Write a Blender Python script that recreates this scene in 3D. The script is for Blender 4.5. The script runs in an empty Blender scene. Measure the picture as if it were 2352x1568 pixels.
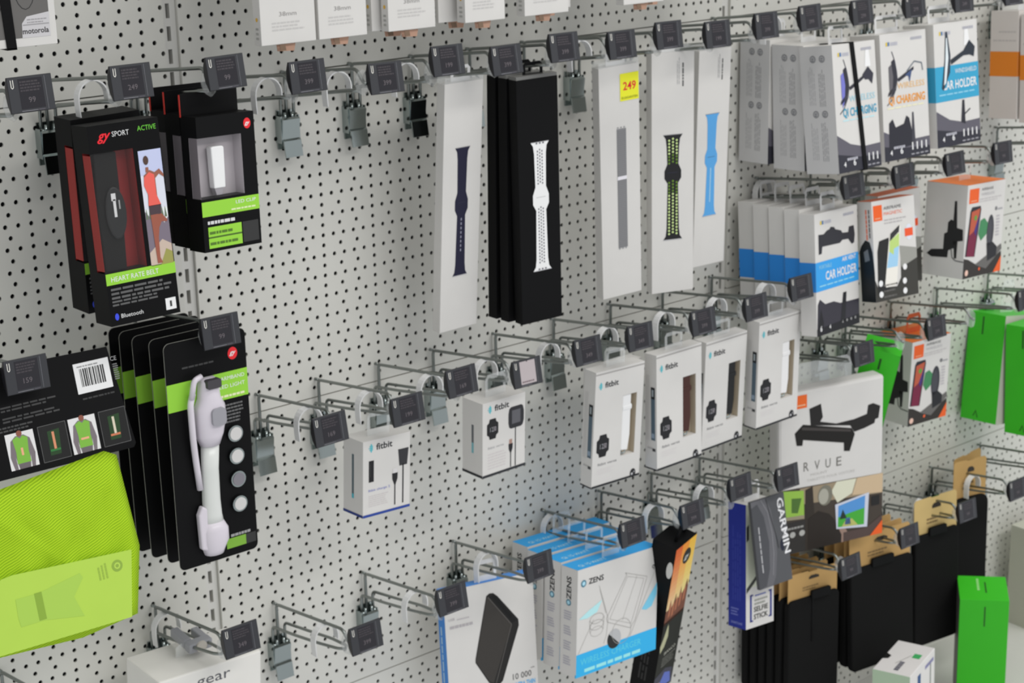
import bpy, math, random
from mathutils import Matrix, Vector
random.seed(7)
SC = bpy.context.scene
COL = SC.collection
S = 0.001                      # everything below is written in millimetres

# ------------------------------------------------------------------ camera
CAM = (-1102.7484, -1749.9908, 405.5479)
R = Vector((0.76054649, -0.64894862, -0.02084985))
U = Vector((0.19963508, 0.203168, 0.95857634))
D = Vector((0.61783077, 0.73320423, -0.28407162))
cam_data = bpy.data.cameras.new('camera')
cam = bpy.data.objects.new('camera', cam_data)
COL.objects.link(cam)
m = Matrix.Identity(4)
for i in range(3):
    m[i][0] = R[i]; m[i][1] = U[i]; m[i][2] = -D[i]; m[i][3] = CAM[i] * S
cam.matrix_world = m
cam_data.sensor_width = 36.0
cam_data.lens = 4046.4947 / 2352 * 36.0
cam_data.clip_start = 0.05
cam_data.dof.use_dof = True
cam_data.dof.focus_distance = 1.25
cam_data.dof.aperture_fstop = 23.0
SC.camera = cam

# ------------------------------------------------------------------ light
world = bpy.data.worlds.new('store_light')
SC.world = world
world.use_nodes = True
bg = world.node_tree.nodes['Background']
bg.inputs[0].default_value = (0.96, 0.98, 1.0, 1)
bg.inputs[1].default_value = 0.68

def area(name, loc, rot, sx, sy, power, color=(1, 0.985, 0.95)):
    l = bpy.data.lights.new(name, 'AREA')
    l.shape = 'RECTANGLE'; l.size = sx; l.size_y = sy; l.energy = power; l.color = color
    o = bpy.data.objects.new(name, l); COL.objects.link(o)
    o.location = loc; o.rotation_euler = rot
    return o
area('ceiling_strip_light', (1.1, -1.15, 2.1), (math.radians(18), 0, 0), 3.6, 0.4, 25)
area('ceiling_strip_light', (1.2, -3.2, 2.2), (math.radians(38), 0, 0), 3.6, 0.5, 50)
area('ceiling_strip_light', (3.6, -2.0, 2.1), (math.radians(25), math.radians(30), 0), 0.5, 3.5, 3)

SC.view_settings.view_transform = 'Standard'
SC.view_settings.look = 'None'
SC.view_settings.gamma = 1.0
SC.view_settings.use_curve_mapping = False
SC.view_settings.exposure = -0.05

# ------------------------------------------------------------------ materials
def lin(c):
    return c / 12.92 if c <= 0.04045 else ((c + 0.055) / 1.055) ** 2.4
GAIN = 1.32
def rgb(h, g=GAIN):
    h = h.lstrip('#')
    return tuple(min(0.86, lin(int(h[i:i+2], 16) / 255) * g) for i in (0, 2, 4)) + (1,)
MATS = {}
def ink(h, rough=0.55, metal=0.0, spec=0.35, g=GAIN, noise=0.03, alpha=None, coat=0.0):
    k = (h, rough, metal, spec, g, noise, alpha, coat)
    if k in MATS: return MATS[k]
    mt = bpy.data.materials.new('card_' + h.strip('#'))
    mt.use_nodes = True
    nt = mt.node_tree; b = nt.nodes['Principled BSDF']
    b.inputs['Roughness'].default_value = rough
    b.inputs['Metallic'].default_value = metal
    b.inputs['Specular IOR Level'].default_value = spec
    b.inputs['Coat Weight'].default_value = coat
    b.inputs['Coat Roughness'].default_value = 0.15
    c = rgb(h, g)
    if noise:
        tc = nt.nodes.new('ShaderNodeTexCoord'); n = nt.nodes.new('ShaderNodeTexNoise')
        n.inputs['Scale'].default_value = 35; n.inputs['Detail'].default_value = 3
        nt.links.new(tc.outputs['Object'], n.inputs['Vector'])
        mp = nt.nodes.new('ShaderNodeMapRange')
        mp.inputs['To Min'].default_value = 1 - noise; mp.inputs['To Max'].default_value = 1 + noise
        nt.links.new(n.outputs['Fac'], mp.inputs['Value'])
        hs = nt.nodes.new('ShaderNodeHueSaturation'); hs.inputs['Color'].default_value = c
        nt.links.new(mp.outputs['Result'], hs.inputs['Value'])
        nt.links.new(hs.outputs['Color'], b.inputs['Base Color'])
    else:
        b.inputs['Base Color'].default_value = c
    if alpha is not None:
        b.inputs['Alpha'].default_value = alpha
    MATS[k] = mt
    return mt
def black(h='0c0c0d'): return ink(h, rough=0.5, spec=0.12)
WHITE = ink('c0bebb', rough=0.42, spec=0.4)
CLEAR = bpy.data.materials.new('clear_plastic'); CLEAR.use_nodes = True
_b = CLEAR.node_tree.nodes['Principled BSDF']
_b.inputs['Base Color'].default_value = (0.9, 0.92, 0.92, 1); _b.inputs['Roughness'].default_value = 0.08
_b.inputs['Alpha'].default_value = 0.28; _b.inputs['Specular IOR Level'].default_value = 1.0
CHROME = ink('a2abaa', rough=0.14, metal=1.0, g=1.0, noise=0.02)
WIRE = ink('8e9390', rough=0.34, metal=1.0, g=1.0, noise=0.02)
PLASTIC = ink('cbcbcb', rough=0.45, spec=0.4)
WALLM = ink('c1c0ba', rough=0.38, spec=0.45, noise=0.015)
TAGCASE = ink('2b2c30', rough=0.35, spec=0.5)
TAGDARK = ink('17171b', rough=0.3, spec=0.5)
SCREEN = ink('1b191f', rough=0.18, spec=0.5)

FILM = bpy.data.materials.new('window_film'); FILM.use_nodes = True
_b = FILM.node_tree.nodes['Principled BSDF']
_b.inputs['Base Color'].default_value = (0.9, 0.9, 0.9, 1); _b.inputs['Roughness'].default_value = 0.06
_b.inputs['Alpha'].default_value = 0.014; _b.inputs['Specular IOR Level'].default_value = 0.5
# wall paint: powder coat with very fine relief
nt = WALLM.node_tree
n = nt.nodes.new('ShaderNodeTexNoise'); n.inputs['Scale'].default_value = 900
bp = nt.nodes.new('ShaderNodeBump'); bp.inputs['Strength'].default_value = 0.05; bp.inputs['Distance'].default_value = 0.0005
nt.links.new(n.outputs['Fac'], bp.inputs['Height'])
nt.links.new(bp.outputs['Normal'], nt.nodes['Principled BSDF'].inputs['Normal'])

# ------------------------------------------------------------------ mesh helpers
class MB:
    def __init__(s): s.v = []; s.f = []; s.mi = []; s.m = []; s.sm = []
    def mat(s, m):
        if m not in s.m: s.m.append(m)
        return s.m.index(m)
    def add(s, vs, fs, m, smooth=False):
        o = len(s.v); s.v += [tuple(v) for v in vs]; i = s.mat(m)
        for f in fs:
            s.f.append([a + o for a in f]); s.mi.append(i); s.sm.append(smooth)
    def box(s, x0, x1, y0, y1, z0, z1, m):
        vs = [(x, y, z) for x in (x0, x1) for y in (y0, y1) for z in (z0, z1)]
        s.add(vs, [(0, 1, 3, 2), (4, 6, 7, 5), (0, 4, 5, 1), (2, 3, 7, 6), (0, 2, 6, 4), (1, 5, 7, 3)], m)
    def prism(s, pts, y0, y1, m, caps=True):
        """outline pts (x,z) counter-clockwise seen from -y, extruded from y0 (front) to y1"""
        k = len(pts)
        vs = [(x, y0, z) for x, z in pts] + [(x, y1, z) for x, z in pts]
        fs = [(i, i + k, (i + 1) % k + k, (i + 1) % k) for i in range(k)]
        if caps: fs += [tuple(range(k)), tuple(range(2 * k - 1, k - 1, -1))]
        s.add(vs, fs, m)
    def prism_x(s, pts, x0, x1, m):
        """outline pts (y,z) extruded along x"""
        k = len(pts)
        vs = [(x0, y, z) for y, z in pts] + [(x1, y, z) for y, z in pts]
        fs = [(i, (i + 1) % k, (i + 1) % k + k, i + k) for i in range(k)] + [tuple(range(k - 1, -1, -1)), tuple(range(k, 2 * k))]
        s.add(vs, fs, m)
    def tube(s, path, r, m, seg=8, cap=True):
        P = [Vector(p) for p in path]; k = len(P); vs = []; prev = None
        for i, p in enumerate(P):
            t = (P[min(i + 1, k - 1)] - P[max(i - 1, 0)]).normalized()
            if prev is None:
                a = Vector((0, 0, 1)) if abs(t.z) < 0.9 else Vector((1, 0, 0))
                u = t.cross(a).normalized()
            else:
                u = (prev - t * prev.dot(t)).normalized()
            prev = u; w = t.cross(u)
            for j in range(seg):
                an = 2 * math.pi * j / seg
                vs.append(p + u * math.cos(an) * r + w * math.sin(an) * r)
        fs = [(i * seg + j, i * seg + (j + 1) % seg, (i + 1) * seg + (j + 1) % seg, (i + 1) * seg + j) for i in range(k - 1) for j in range(seg)]
        if cap: fs += [tuple(range(seg - 1, -1, -1)), tuple(range((k - 1) * seg, k * seg))]
        s.add(vs, fs, m, True)
    def build(s, name, parent=None, bevel=0, seg=2):
        me = bpy.data.meshes.new(name)
        me.from_pydata([(x * S, y * S, z * S) for x, y, z in s.v], [], s.f)
        for mt in s.m: me.materials.append(mt)
        me.polygons.foreach_set('material_index', s.mi)
        me.polygons.foreach_set('use_smooth', s.sm)
        me.update()
        o = bpy.data.objects.new(name, me); COL.objects.link(o)
        if parent: o.parent = parent
        if bevel:
            b = o.modifiers.new('edge', 'BEVEL'); b.width = bevel * S; b.segments = seg; b.limit_method = 'ANGLE'
            b.harden_normals = False
        return o

def bend(pts, r=6, n=4):
    """round the corners of a 3-D poly-line"""
    out = [pts[0]]
    for a, b, c in zip(pts, pts[1:], pts[2:]):
        a, b, c = Vector(a), Vector(b), Vector(c)
        d1 = (a - b); d2 = (c - b); q = min(r, d1.length * .45, d2.length * .45)
        p1 = b + d1.normalized() * q; p2 = b + d2.normalized() * q
        for i in range(n + 1):
            t = i / n
            out.append(tuple(p1 * (1 - t) ** 2 + b * 2 * t * (1 - t) + p2 * t * t))
    out.append(pts[-1]); return out

_TXT = {}
def text_geo(s, bold=False, shear=0.0):
    k = (s, bold, shear)
    if k in _TXT: return _TXT[k]
    cu = bpy.data.curves.new('t', 'FONT'); cu.body = s; cu.size = 1; cu.resolution_u = 2; cu.shear = shear
    if bold: cu.offset = 0.018
    o = bpy.data.objects.new('t', cu); COL.objects.link(o)
    dg = bpy.context.evaluated_depsgraph_get()
    me = o.evaluated_get(dg).to_mesh()
    vs = [(v.co.x, v.co.y) for v in me.vertices]; fs = [tuple(p.vertices) for p in me.polygons]
    o.evaluated_get(dg).to_mesh_clear()
    bpy.data.objects.remove(o); bpy.data.curves.remove(cu)
    x0 = min(v[0] for v in vs); x1 = max(v[0] for v in vs)
    vs = [(v[0] - x0, v[1]) for v in vs]
    _TXT[k] = (vs, fs, x1 - x0)
    return _TXT[k]

class Print:
    """flat print on one face of a carton; u,v run 0..1 over the face"""
    def __init__(s, w, h, frame):
        s.w, s.h, s.fr = w, h, frame; s.mb = MB()
    def P(s, x, y, l):
        o, ax, ay, n = s.fr
        return tuple(o[i] + ax[i] * x + ay[i] * y + n[i] * (0.10 * l + .08) for i in range(3))
    def raw(s, pts, fs, mt, l): s.mb.add([s.P(x, y, l) for x, y in pts], fs, mt)
    def c(s, col, **k): return col if isinstance(col, bpy.types.Material) else ink(col, noise=0, **k)
    def poly(s, pts, col, l=1): s.raw([(u * s.w, v * s.h) for u, v in pts], [tuple(range(len(pts)))], s.c(col), l)
    def rect(s, u0, v0, u1, v1, col, l=1): s.poly([(u0, v0), (u1, v0), (u1, v1), (u0, v1)], col, l)
    def circ(s, u, v, r, col, l=1, ry=None, n=20, a0=0, a1=360):
        ry = ry or r; rng = range(n) if a1 - a0 >= 360 else range(n + 1)
        s.raw([(u * s.w + r * math.cos(math.radians(a0 + (a1 - a0) * i / n)), v * s.h + ry * math.sin(math.radians(a0 + (a1 - a0) * i / n))) for i in rng], [tuple(range(len(list(rng))))], s.c(col), l)
    def line(s, pts, t, col, l=1, closed=False):
        pp = [(u * s.w, v * s.h) for u, v in pts]
        if closed: pp.append(pp[0])
        for a, b in zip(pp, pp[1:]):
            dx, dy = b[0] - a[0], b[1] - a[1]; q = math.hypot(dx, dy) or 1
            nx, ny = -dy / q * t / 2, dx / q * t / 2
            s.raw([(a[0] + nx, a[1] + ny), (a[0] - nx, a[1] - ny), (b[0] - nx, b[1] - ny), (b[0] + nx, b[1] + ny)], [(0, 1, 2, 3)], s.c(col), l)
    def ring(s, u, v, r, t, col, l=1, ry=None, n=20):
        ry = ry or r
        s.line([(u + r / s.w * math.cos(2 * math.pi * i / n), v + ry / s.h * math.sin(2 * math.pi * i / n)) for i in range(n)], t, col, l, True)
    def text(s, st, u, v, hh, col, l=3, al='l', fit=None, bold=False, rot=0, shear=0.0):
        """hh = capital height in mm; fit = total width in mm; rot in degrees"""
        vs, fs, wd = text_geo(st, bold, shear)
        k = hh / 0.7; kx = k if not fit else fit / wd
        W = wd * kx; off = {'l': 0, 'c': -W / 2, 'r': -W}[al]
        ca, sa = math.cos(math.radians(rot)), math.sin(math.radians(rot))
        pts = []
        for x, y in vs:
            X, Y = x * kx + off, y * k
            pts.append((u * s.w + X * ca - Y * sa, v * s.h + X * sa + Y * ca))
        s.raw(pts, fs, s.c(col), l)
    def small(s, u0, v0, u1, v1, n, col, l=1, fill=0.5, seed=1, vert=False):
        """unreadably small copy: rows of word-length bars"""
        rd = random.Random(seed)
        for i in range(n):
            a = v0 + (v1 - v0) * (n - 1 - i) / n if not vert else u0 + (u1 - u0) * i / n
            th = ((v1 - v0) if not vert else (u1 - u0)) / n * fill
            x = u0 if not vert else v0; end = (u1 if not vert else v1)
            L = end - x; stop = end - L * rd.uniform(0, .25)
            while x < stop:
                w = L * rd.uniform(.06, .2); x2 = min(x + w, stop)
                if vert: s.rect(a, x, a + th, x2, col, l)
                else: s.rect(x, a, x2, a + th, col, l)
                x = x2 + L * .025
    def build(s, name, parent): return s.mb.build(name, parent)

def tag(o, label=None, cat=None, group=None, kind=None):
    if label: o['label'] = label
    if cat: o['category'] = cat
    if group: o['group'] = group
    if kind: o['kind'] = kind
    return o
def empty(name, loc=(0, 0, 0), mat=None):
    o = bpy.data.objects.new(name, None); COL.objects.link(o)
    o.empty_display_size = 0.01
    if mat is not None: o.matrix_world = mat
    else: o.location = [c * S for c in loc]
    return o
def copy_tree(o, parent=None):
    c = o.copy(); COL.objects.link(c)
    if parent: c.parent = parent
    for ch in list(o.children): copy_tree(ch, c)
    return c
def pose_matrix(X, Dp, Z, yaw=0, pitch=0, roll=0):
    m = Matrix.Rotation(math.radians(yaw), 4, 'Z') @ Matrix.Rotation(math.radians(pitch), 4, 'X') @ Matrix.Rotation(math.radians(roll), 4, 'Y')
    return Matrix.Translation((X * S, -Dp * S, Z * S)) @ m

# ------------------------------------------------------------------ the setting: perforated shop wall
ROW = 12.625
SEAM_X = [-1012.5, -112.5, 787.5, 1687.5]
SEAM_Z = [530.25, 126.25, -277.75, -681.75, -1085.75]        # top edge of each panel row
def hole_cell(mb, x0, x1, z0, z1, cx, cz, r=2.65):
    k = 8
    ring = [(cx + r * math.cos(math.pi / 4 * i), cz + r * 1.05 * math.sin(math.pi / 4 * i)) for i in range(k)]
    vs = [(x, 0, z) for x, z in ring] + [(x, 2.0, z) for x, z in ring] + [(x1, 0, z1), (x0, 0, z1), (x0, 0, z0), (x1, 0, z0)]
    A, B, C_, D_ = 16, 17, 18, 19
    fs = [(D_, A, 1, 0, 7), (A, B, 3, 2, 1), (B, C_, 5, 4, 3), (C_, D_, 7, 6, 5)]
    fs += [(i, (i + 1) % k, (i + 1) % k + 8, i + 8) for i in range(k)]
    mb.add(vs, [tuple(reversed(f)) for f in fs], WALLM)
def flat(mb, x0, x1, z0, z1):
    if x1 - x0 > 0.01 and z1 - z0 > 0.01: mb.add([(x0, 0, z0), (x1, 0, z0), (x1, 0, z1), (x0, 0, z1)], [(0, 1, 2, 3)], WALLM)
def panel_mesh():
    """one 900 x 404 mm sheet; origin at its upper left corner, front face at y=0"""
    mb = MB(); xa, xb = 9.0, 891.0; top, bot = -0.8, -403.2
    flat(mb, xa, xb, -ROW / 2, top); flat(mb, xa, xb, bot, -404 + ROW / 2)
    for i in range(1, 32):
        zc = -ROW * i; z0, z1 = zc - ROW / 2, zc + ROW / 2
        if i % 2:                                    # wide pitch row, 25 mm
            for j in range(36):
                hole_cell(mb, max(xa, 25 * j), min(xb, 25 * (j + 1)), z0, z1, 12.5 + 25 * j, zc)
        else:                                        # close pitch row, 15 mm
            flat(mb, xa, 15, z0, z1); flat(mb, 885, xb, z0, z1)
            for j in range(58): hole_cell(mb, 15 + 15 * j, 30 + 15 * j, z0, z1, 22.5 + 15 * j, zc)
    for a, b, c, d in ((xa, xa, top, bot), (xb, xb, bot, top), ):
        mb.add([(a, 0, c), (a, 12, c), (b, 12, d), (b, 0, d)], [(0, 3, 2, 1)], WALLM)
    mb.add([(xa, 0, top), (xb, 0, top), (xb, 10, top), (xa, 10, top)], [(0, 1, 2, 3)], WALLM)
    mb.add([(xa, 0, bot), (xb, 0, bot), (xb, 10, bot), (xa, 10, bot)], [(3, 2, 1, 0)], WALLM)
    return mb
wall = empty('wall_back'); tag(wall, kind='structure')
first = panel_mesh().build('perforated_panel', wall)
for i, sx in enumerate(SEAM_X):
    for j, sz in enumerate(SEAM_Z):
        o = first if (i, j) == (0, 0) else first.copy()
        if o is not first: COL.objects.link(o)
        o.parent = wall; o.location = (sx * S, 0, sz * S)
back = MB(); back.box(-1012, 2590, 24, 27, -1500, 540, ink('424346', rough=0.6)); back.build('backing_sheet', wall)
for sx in SEAM_X[1:]:
    mb = MB(); hw = 8.6; z = 530
    UP = ink('c1c0bc', rough=0.4, noise=0.01)
    mb.box(sx - hw, sx - 3.6, 4.5, 20, -1490, 530, UP); mb.box(sx + 1.4, sx + hw, 4.5, 20, -1490, 530, UP)
    while z > -1490:
        mb.box(sx - 3.6, sx + 1.4, 4.5, 20, z - 9, z, UP); z -= 25.25
    u = mb.build('slotted_upright', wall)

mb = MB(); mb.box(-1012, 2587, -300, -0.5, 590, 596, ink('b8b7b2')); mb.box(-1012, 2587, -303, -300, 560, 640, ink('b8b7b2')); o = mb.build('shade_canopy_1'); tag(o, kind='structure')  # unseen canopy above the view, added to shade the upper wall

# ------------------------------------------------------------------ hooks
def make_hook(L=155):
    root = empty('display_hook')
    mb = MB()     # wall mount: a folded chromed plate
    mb.prism_x([(-13, -52), (-16, -54), (-13, -77), (-16, -79), (-19, -98), (-17.5, -98.5), (-14, -80), (-11, -77), (-13.5, -54), (-12, -52)], -12, 12, CHROME)
    mb.box(-13, -11.5, -13, 0, -82, -50, CHROME); mb.box(11.5, 13, -13, 0, -82, -50, CHROME)
    mb.box(-11.5, 11.5, -2.5, -0.4, -90, -44, CHROME)
    mb.build('mount_plate', root)
    mb = MB()
    z0, z1 = -27, -7
    for sx in (-1, 1):
        mb.tube(bend([(9 * sx, -8, -58), (9 * sx, -8, z0), (9.5 * sx, -60, z0 + 7), (9.5 * sx, -L * .72, z1 - 5), (6 * sx, -L + 6, z1), (0, -L, z1)], 7), 1.9, WIRE)
        mb.tube([(5 * sx, -10, -60), (5 * sx, -10, -46)], 1.9, CHROME)
        mb.tube([(9 * sx, -10.5, -60), (9 * sx, -10.5, -50)], 2.3, CHROME)
    mb.build('prong', root)
    mb = MB()
    mb.tube(bend([(0, -6, -70), (0, -6, 0), (0, -L + 4, 17), (0, -L - 8, 4), (0, -L - 14, 2)], 6), 2.0, WIRE)
    mb.tube([(-1, 6, 0), (0, -6, 0)], 2.0, WIRE)
    mb.build('label_arm', root)
    mb = MB()     # clear clip that carries the price tag
    n = 8
    rings = [(0, 3, 4), (5, 8, 13), (10, 9, 15), (15, 5, 13)]
    vs = []
    for dy, rx, rz in rings:
        for j in range(n):
            a = 2 * math.pi * j / n; vs.append((rx * math.cos(a), -L + 2 - dy, 3 + rz * math.sin(a)))
    fs = [(i * n + j, i * n + (j + 1) % n, (i + 1) * n + (j + 1) % n, (i + 1) * n + j) for i in range(3) for j in range(n)]
    fs += [tuple(range(n)), tuple(range(4 * n - 1, 3 * n - 1, -1))]
    mb.add(vs, fs, CLEAR, True); mb.build('clear_clip', root)
    return root
def make_ring():
    mb = MB()     # white loop that stops the stock from sliding off
    pth = [(-15.5, -17), (-16, -8), (-16, 2)] + [(-16 * math.cos(math.radians(a)), 2 + 17 * math.sin(math.radians(a))) for a in range(15, 180, 15)] + [(16, 2), (16, -4)]
    k = len(pth); vs = []
    for x, z in pth:
        q = math.hypot(x, z - 2) or 1; nx, nz = x / q * 1.5, (z - 2) / q * 1.5
        vs += [(x, -5, z), (x, 5, z), (x + nx, 5, z + nz), (x + nx, -5, z + nz)]
    fs = []
    for i in range(k - 1):
        a, b = 4 * i, 4 * i + 4
        fs += [(a, b, b + 1, a + 1), (a + 1, b + 1, b + 2, a + 2), (a + 2, b + 2, b + 3, a + 3), (a + 3, b + 3, b, a)]
    fs += [(0, 1, 2, 3), (4 * k - 1, 4 * k - 2, 4 * k - 3, 4 * k - 4)]
    mb.add(vs, fs, PLASTIC)
    return mb
PROTO_HOOK = make_hook(); PROTO_RING = make_ring().build('white_stop_loop', PROTO_HOOK)
_used = [False]
def hook(X, Z, label, ring=112, L=None):
    if not _used[0]: h = PROTO_HOOK; _used[0] = True; r = PROTO_RING
    else:
        h = copy_tree(PROTO_HOOK); r = [c for c in h.children if c.name.startswith('white_stop_loop')][0]
    h.location = (X * S, 0, Z * S); h.rotation_euler = (0, 0, 0)
    if ring: r.location = (0, -ring * S, (-9 - (112 - ring) * .13) * S)
    else:
        if r is PROTO_RING: raise RuntimeError('first hook keeps its loop')
        bpy.data.objects.remove(r)
    return tag(h, label, 'hook', 'double wire display hooks on the perforated wall')

# electronic price tags
def make_tag(price, pale=False):
    root = empty('price_tag'); w, h, t = 45.5, 34.5, 10
    mb = MB()
    prof = [(0, -h / 2), (0, h / 2), (2, h / 2), (6.5, h / 4), (8, 0), (6.5, -h / 4), (2, -h / 2)]
    mb.prism_x(prof, -w / 2, w / 2, TAGDARK)
    mb.build('case', root, bevel=0.5)
    P = Print(w, h, ((-w / 2, 0, -h / 2), (1, 0, 0), (0, 0, 1), (0, -1, 0)))
    P.rect(.01, .02, .99, .98, TAGCASE, 1)
    P.build('front_bezel', root)
    P = Print(w, h, ((-w / 2, 0, -h / 2), (1, 0, 0), (0, 0, 1), (0, -1, 0)))
    scr = SCREEN if not pale else ink('a39a9c', rough=.3)
    P.rect(.24, .10, .78, .93, scr, 2)
    fg = '6f666b' if not pale else '6a5c60'
    if pale:
        P.small(.28, .16, .72, .26, 1, fg, 3, seed=3); P.circ(.5, .93, 1.2, '39363a', 3)
    else:
        P.small(.27, .58, .74, .90, 4, '3a363a', 3, fill=.55, seed=len(price) + int(price or 1))
        P.text(price, .50, .27, 5.2, '5c565a', 3, 'c', bold=False)
        P.small(.62, .04, .76, .09, 1, '55525a', 3)
    P.line([(.24, .05), (.60, .05)], .5, '77767c', 3)
    P.line([(.08, .92), (.08, .72), (.105, .68), (.13, .72), (.13, .92)], .7, 'cfcdc6', 3)
    P.line([(.835, .04), (.835, .96)], .35, '6f6f75', 3)
    P.build('screen', root)
    return root
_TAGS = {}
def price_tag(X, Z, price, label, pale=False, d=175, pitch=-8.5, yaw=0, roll=0):
    k = (price, pale)
    if k in _TAGS: o = copy_tree(_TAGS[k])
    else: o = _TAGS[k] = make_tag(price, pale)
    o.matrix_world = pose_matrix(X, d, Z, yaw, pitch, roll)
    return tag(o, label, 'price tag', 'electronic price tags on the hook ends')

# ------------------------------------------------------------------ cartons
BLK = black('0b0b0c')
class Carton:
    def __init__(s, name, pose, label, cat, group=None, mat=WHITE, window=None, bevel=0.5, bands=None, liner=None, topmat=None):
        s.X, s.D, s.Z, s.w, s.h, s.t = pose[:6]; ang = pose[6:] or (0, 0, 0)
        s.root = empty(name, mat=pose_matrix(s.X, s.D, s.Z, *ang))
        tag(s.root, label, cat, group)
        w, h, t = s.w, s.h, s.t
        mb = MB()
        if window:
            u0, v0, u1, v1, dep = window
            a, b = -w / 2 + u0 * w, -w / 2 + u1 * w; c, d = -h / 2 + v0 * h, -h / 2 + v1 * h
            mb.box(-w / 2, w / 2, dep, t, -h / 2, h / 2, mat)
            mb.box(-w / 2, w / 2, 0, dep, -h / 2, c, mat); mb.box(-w / 2, w / 2, 0, dep, d, h / 2, mat)
            if u0 > 0: mb.box(-w / 2, a, 0, dep, c, d, mat)
            if u1 < 1: mb.box(b, w / 2, 0, dep, c, d, mat)
            mb.build('box_body', s.root)
            L = MB(); lm = liner or mat; e = .25
            L.box(a + e, b - e, dep - e, dep - .05, c + e, d - e, lm)
            if u1 < 1: L.box(b - e * 2, b - e, e, dep - e, c + e, d - e, lm)
            L.build('window_liner', s.root)
            s.win = (a, b, c, d, dep)
        else:
            mb.box(-w / 2, w / 2, 0, t, -h / 2, h / 2, mat)
            mb.build('box_body', s.root, bevel=bevel)
    def front(s): return Print(s.w, s.h, ((-s.w / 2, 0, -s.h / 2), (1, 0, 0), (0, 0, 1), (0, -1, 0)))
    def left(s): return Print(s.t, s.h, ((-s.w / 2, s.t, -s.h / 2), (0, -1, 0), (0, 0, 1), (-1, 0, 0)))
    def top(s): return Print(s.w, s.t, ((-s.w / 2, 0, s.h / 2), (1, 0, 0), (0, 1, 0), (0, 0, 1)))
    def film(s):
        a, b, c, d, dep = s.win; mb = MB()
        mb.box(a, b, .2, .5, c, d, FILM); mb.build('clear_window', s.root)
    def tab(s, hh=34, y=None, ww=34, m=PLASTIC, name='hang_tab', x=0):
        y = s.t * .8 if y is None else y
        z0 = s.h / 2 - 1; mb = MB()
        mb.box(x - ww / 2, x + ww / 2, y, y + .8, z0, z0 + hh * .3, m)
        mb.box(x - ww / 2, x - ww / 2 + 4, y, y + .8, z0 + hh * .3, z0 + hh * .8, m)
        mb.box(x + ww / 2 - 4, x + ww / 2, y, y + .8, z0 + hh * .3, z0 + hh * .8, m)
        mb.prism([(x - ww / 2, z0 + hh * .8), (x + ww / 2, z0 + hh * .8), (x + ww / 2 - 4, z0 + hh), (x - ww / 2 + 4, z0 + hh)], y, y + .8, m)
        return mb.build(name, s.root)
def again(src, pose, label):
    """another copy of a finished carton, hung at its own place"""
    o = copy_tree(src); o.matrix_world = pose_matrix(pose[0], pose[1], pose[2], *pose[3:]); o['label'] = label
    return o

# ---- running belts in black boxes, upper left
GB = 'products for sport on the left bay'
c = Carton('heart_rate_belt_box', (-267.1, 169.6, 22.8, 79.2, 202.9, 33.5, -.1, -4.1, -.3), 'front black box with red window reading HEART RATE BELT and runner picture', 'box', 'black heart rate belt boxes', BLK, window=(0, .268, .60, .865, 17), liner=ink('7a1414', rough=.5))
RED = ink('86231f', rough=.5)
L = MB(); L.box(-39.5, -39.2, 1, 16.5, -45, 72, RED); L.build('red_side_lining', c.root)
mb = MB()      # the belt behind the window
BM = ink('141414', rough=.8, spec=.1)
a, b, z0, z1, dep = c.win
mb.prism([(-36, z0 + .5), (-12, z0 + .5), (-10, -5), (-9, z1 - 1), (-34, z1 - 1), (-37, 10)], 4, 13, BM)
mb.build('elastic_belt', c.root, bevel=1.5)
mb = MB(); mb.prism([(-32 + 13.5 + 12.5 * math.cos(q) * (1 if math.cos(q) > 0 else .9), 12 + 27 * math.sin(q)) for q in [2 * math.pi * i / 20 for i in range(20)]], 1.2, 8, ink('131415', rough=.5, spec=.3))
mod = mb.build('sensor_pod', c.root, bevel=2)
P = Print(10, 30, ((-24, 1.1, 2), (1, 0, 0), (0, 0, 1), (0, -1, 0))); P.rect(.35, .2, .65, .8, 'b9b9b9', 0); P.rect(.2, .75, .7, 1, 'b9b9b9', 0); P.rect(.95, .45, 1.1, .75, '8a8a8a', 0); P.build('pod_mark', mod)
P = c.front()
P.text('gy', .12, .925, 9.5, 'd8202c', bold=True, shear=.4); P.text('SPORT', .33, .935, 5.2, 'c8c8c8', fit=19)
P.text('ACTIVE', .69, .945, 5, '66b83c', fit=21)
P.rect(.66, .262, .985, .845, 'cfd2da', 1); P.rect(.66, .72, .985, .845, 'b0b6d8', 2); P.rect(.66, .55, .985, .72, 'c6c8d8', 2)
P.poly([(.66, .262), (.985, .262), (.985, .50), (.92, .47), (.84, .52), (.76, .49), (.66, .54)], '6f6672', 3)
P.poly([(.66, .262), (.985, .262), (.985, .36), (.86, .39), (.66, .33)], 'b5a396', 4)
P.poly([(.80, .262), (.985, .262), (.985, .32), (.9, .34)], '8c8a4a', 5)
for i in range(7): P.poly([(.665 + i * .045, .50), (.68 + i * .045, .555), (.70 + i * .045, .50)], '5c6a55', 4)
SK = '8a5646'
P.circ(.755, .795, 3.0, '4a3630', 6, ry=4.6); P.poly([(.74, .76), (.78, .76), (.78, .735), (.735, .735)], SK, 5)
P.poly([(.70, .72), (.79, .745), (.86, .73), (.93, .745), (.985, .715), (.985, .70), (.92, .72), (.86, .70), (.86, .60), (.89, .57), (.72, .57), (.73, .62)], SK, 6)
P.poly([(.70, .71), (.78, .735), (.85, .72), (.85, .62), (.90, .565), (.72, .565), (.735, .62), (.69, .67)], 'ec5a50', 7)
P.poly([(.72, .567), (.90, .567), (.89, .52), (.81, .515), (.73, .52)], '43353a', 7)
P.poly([(.73, .52), (.845, .52), (.83, .44), (.81, .40), (.80, .30), (.83, .272), (.755, .272), (.745, .38), (.74, .44)], '8c5040', 8)
P.poly([(.82, .52), (.89, .52), (.965, .485), (.955, .475), (.88, .48), (.82, .44)], '8c5040', 6)
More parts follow.
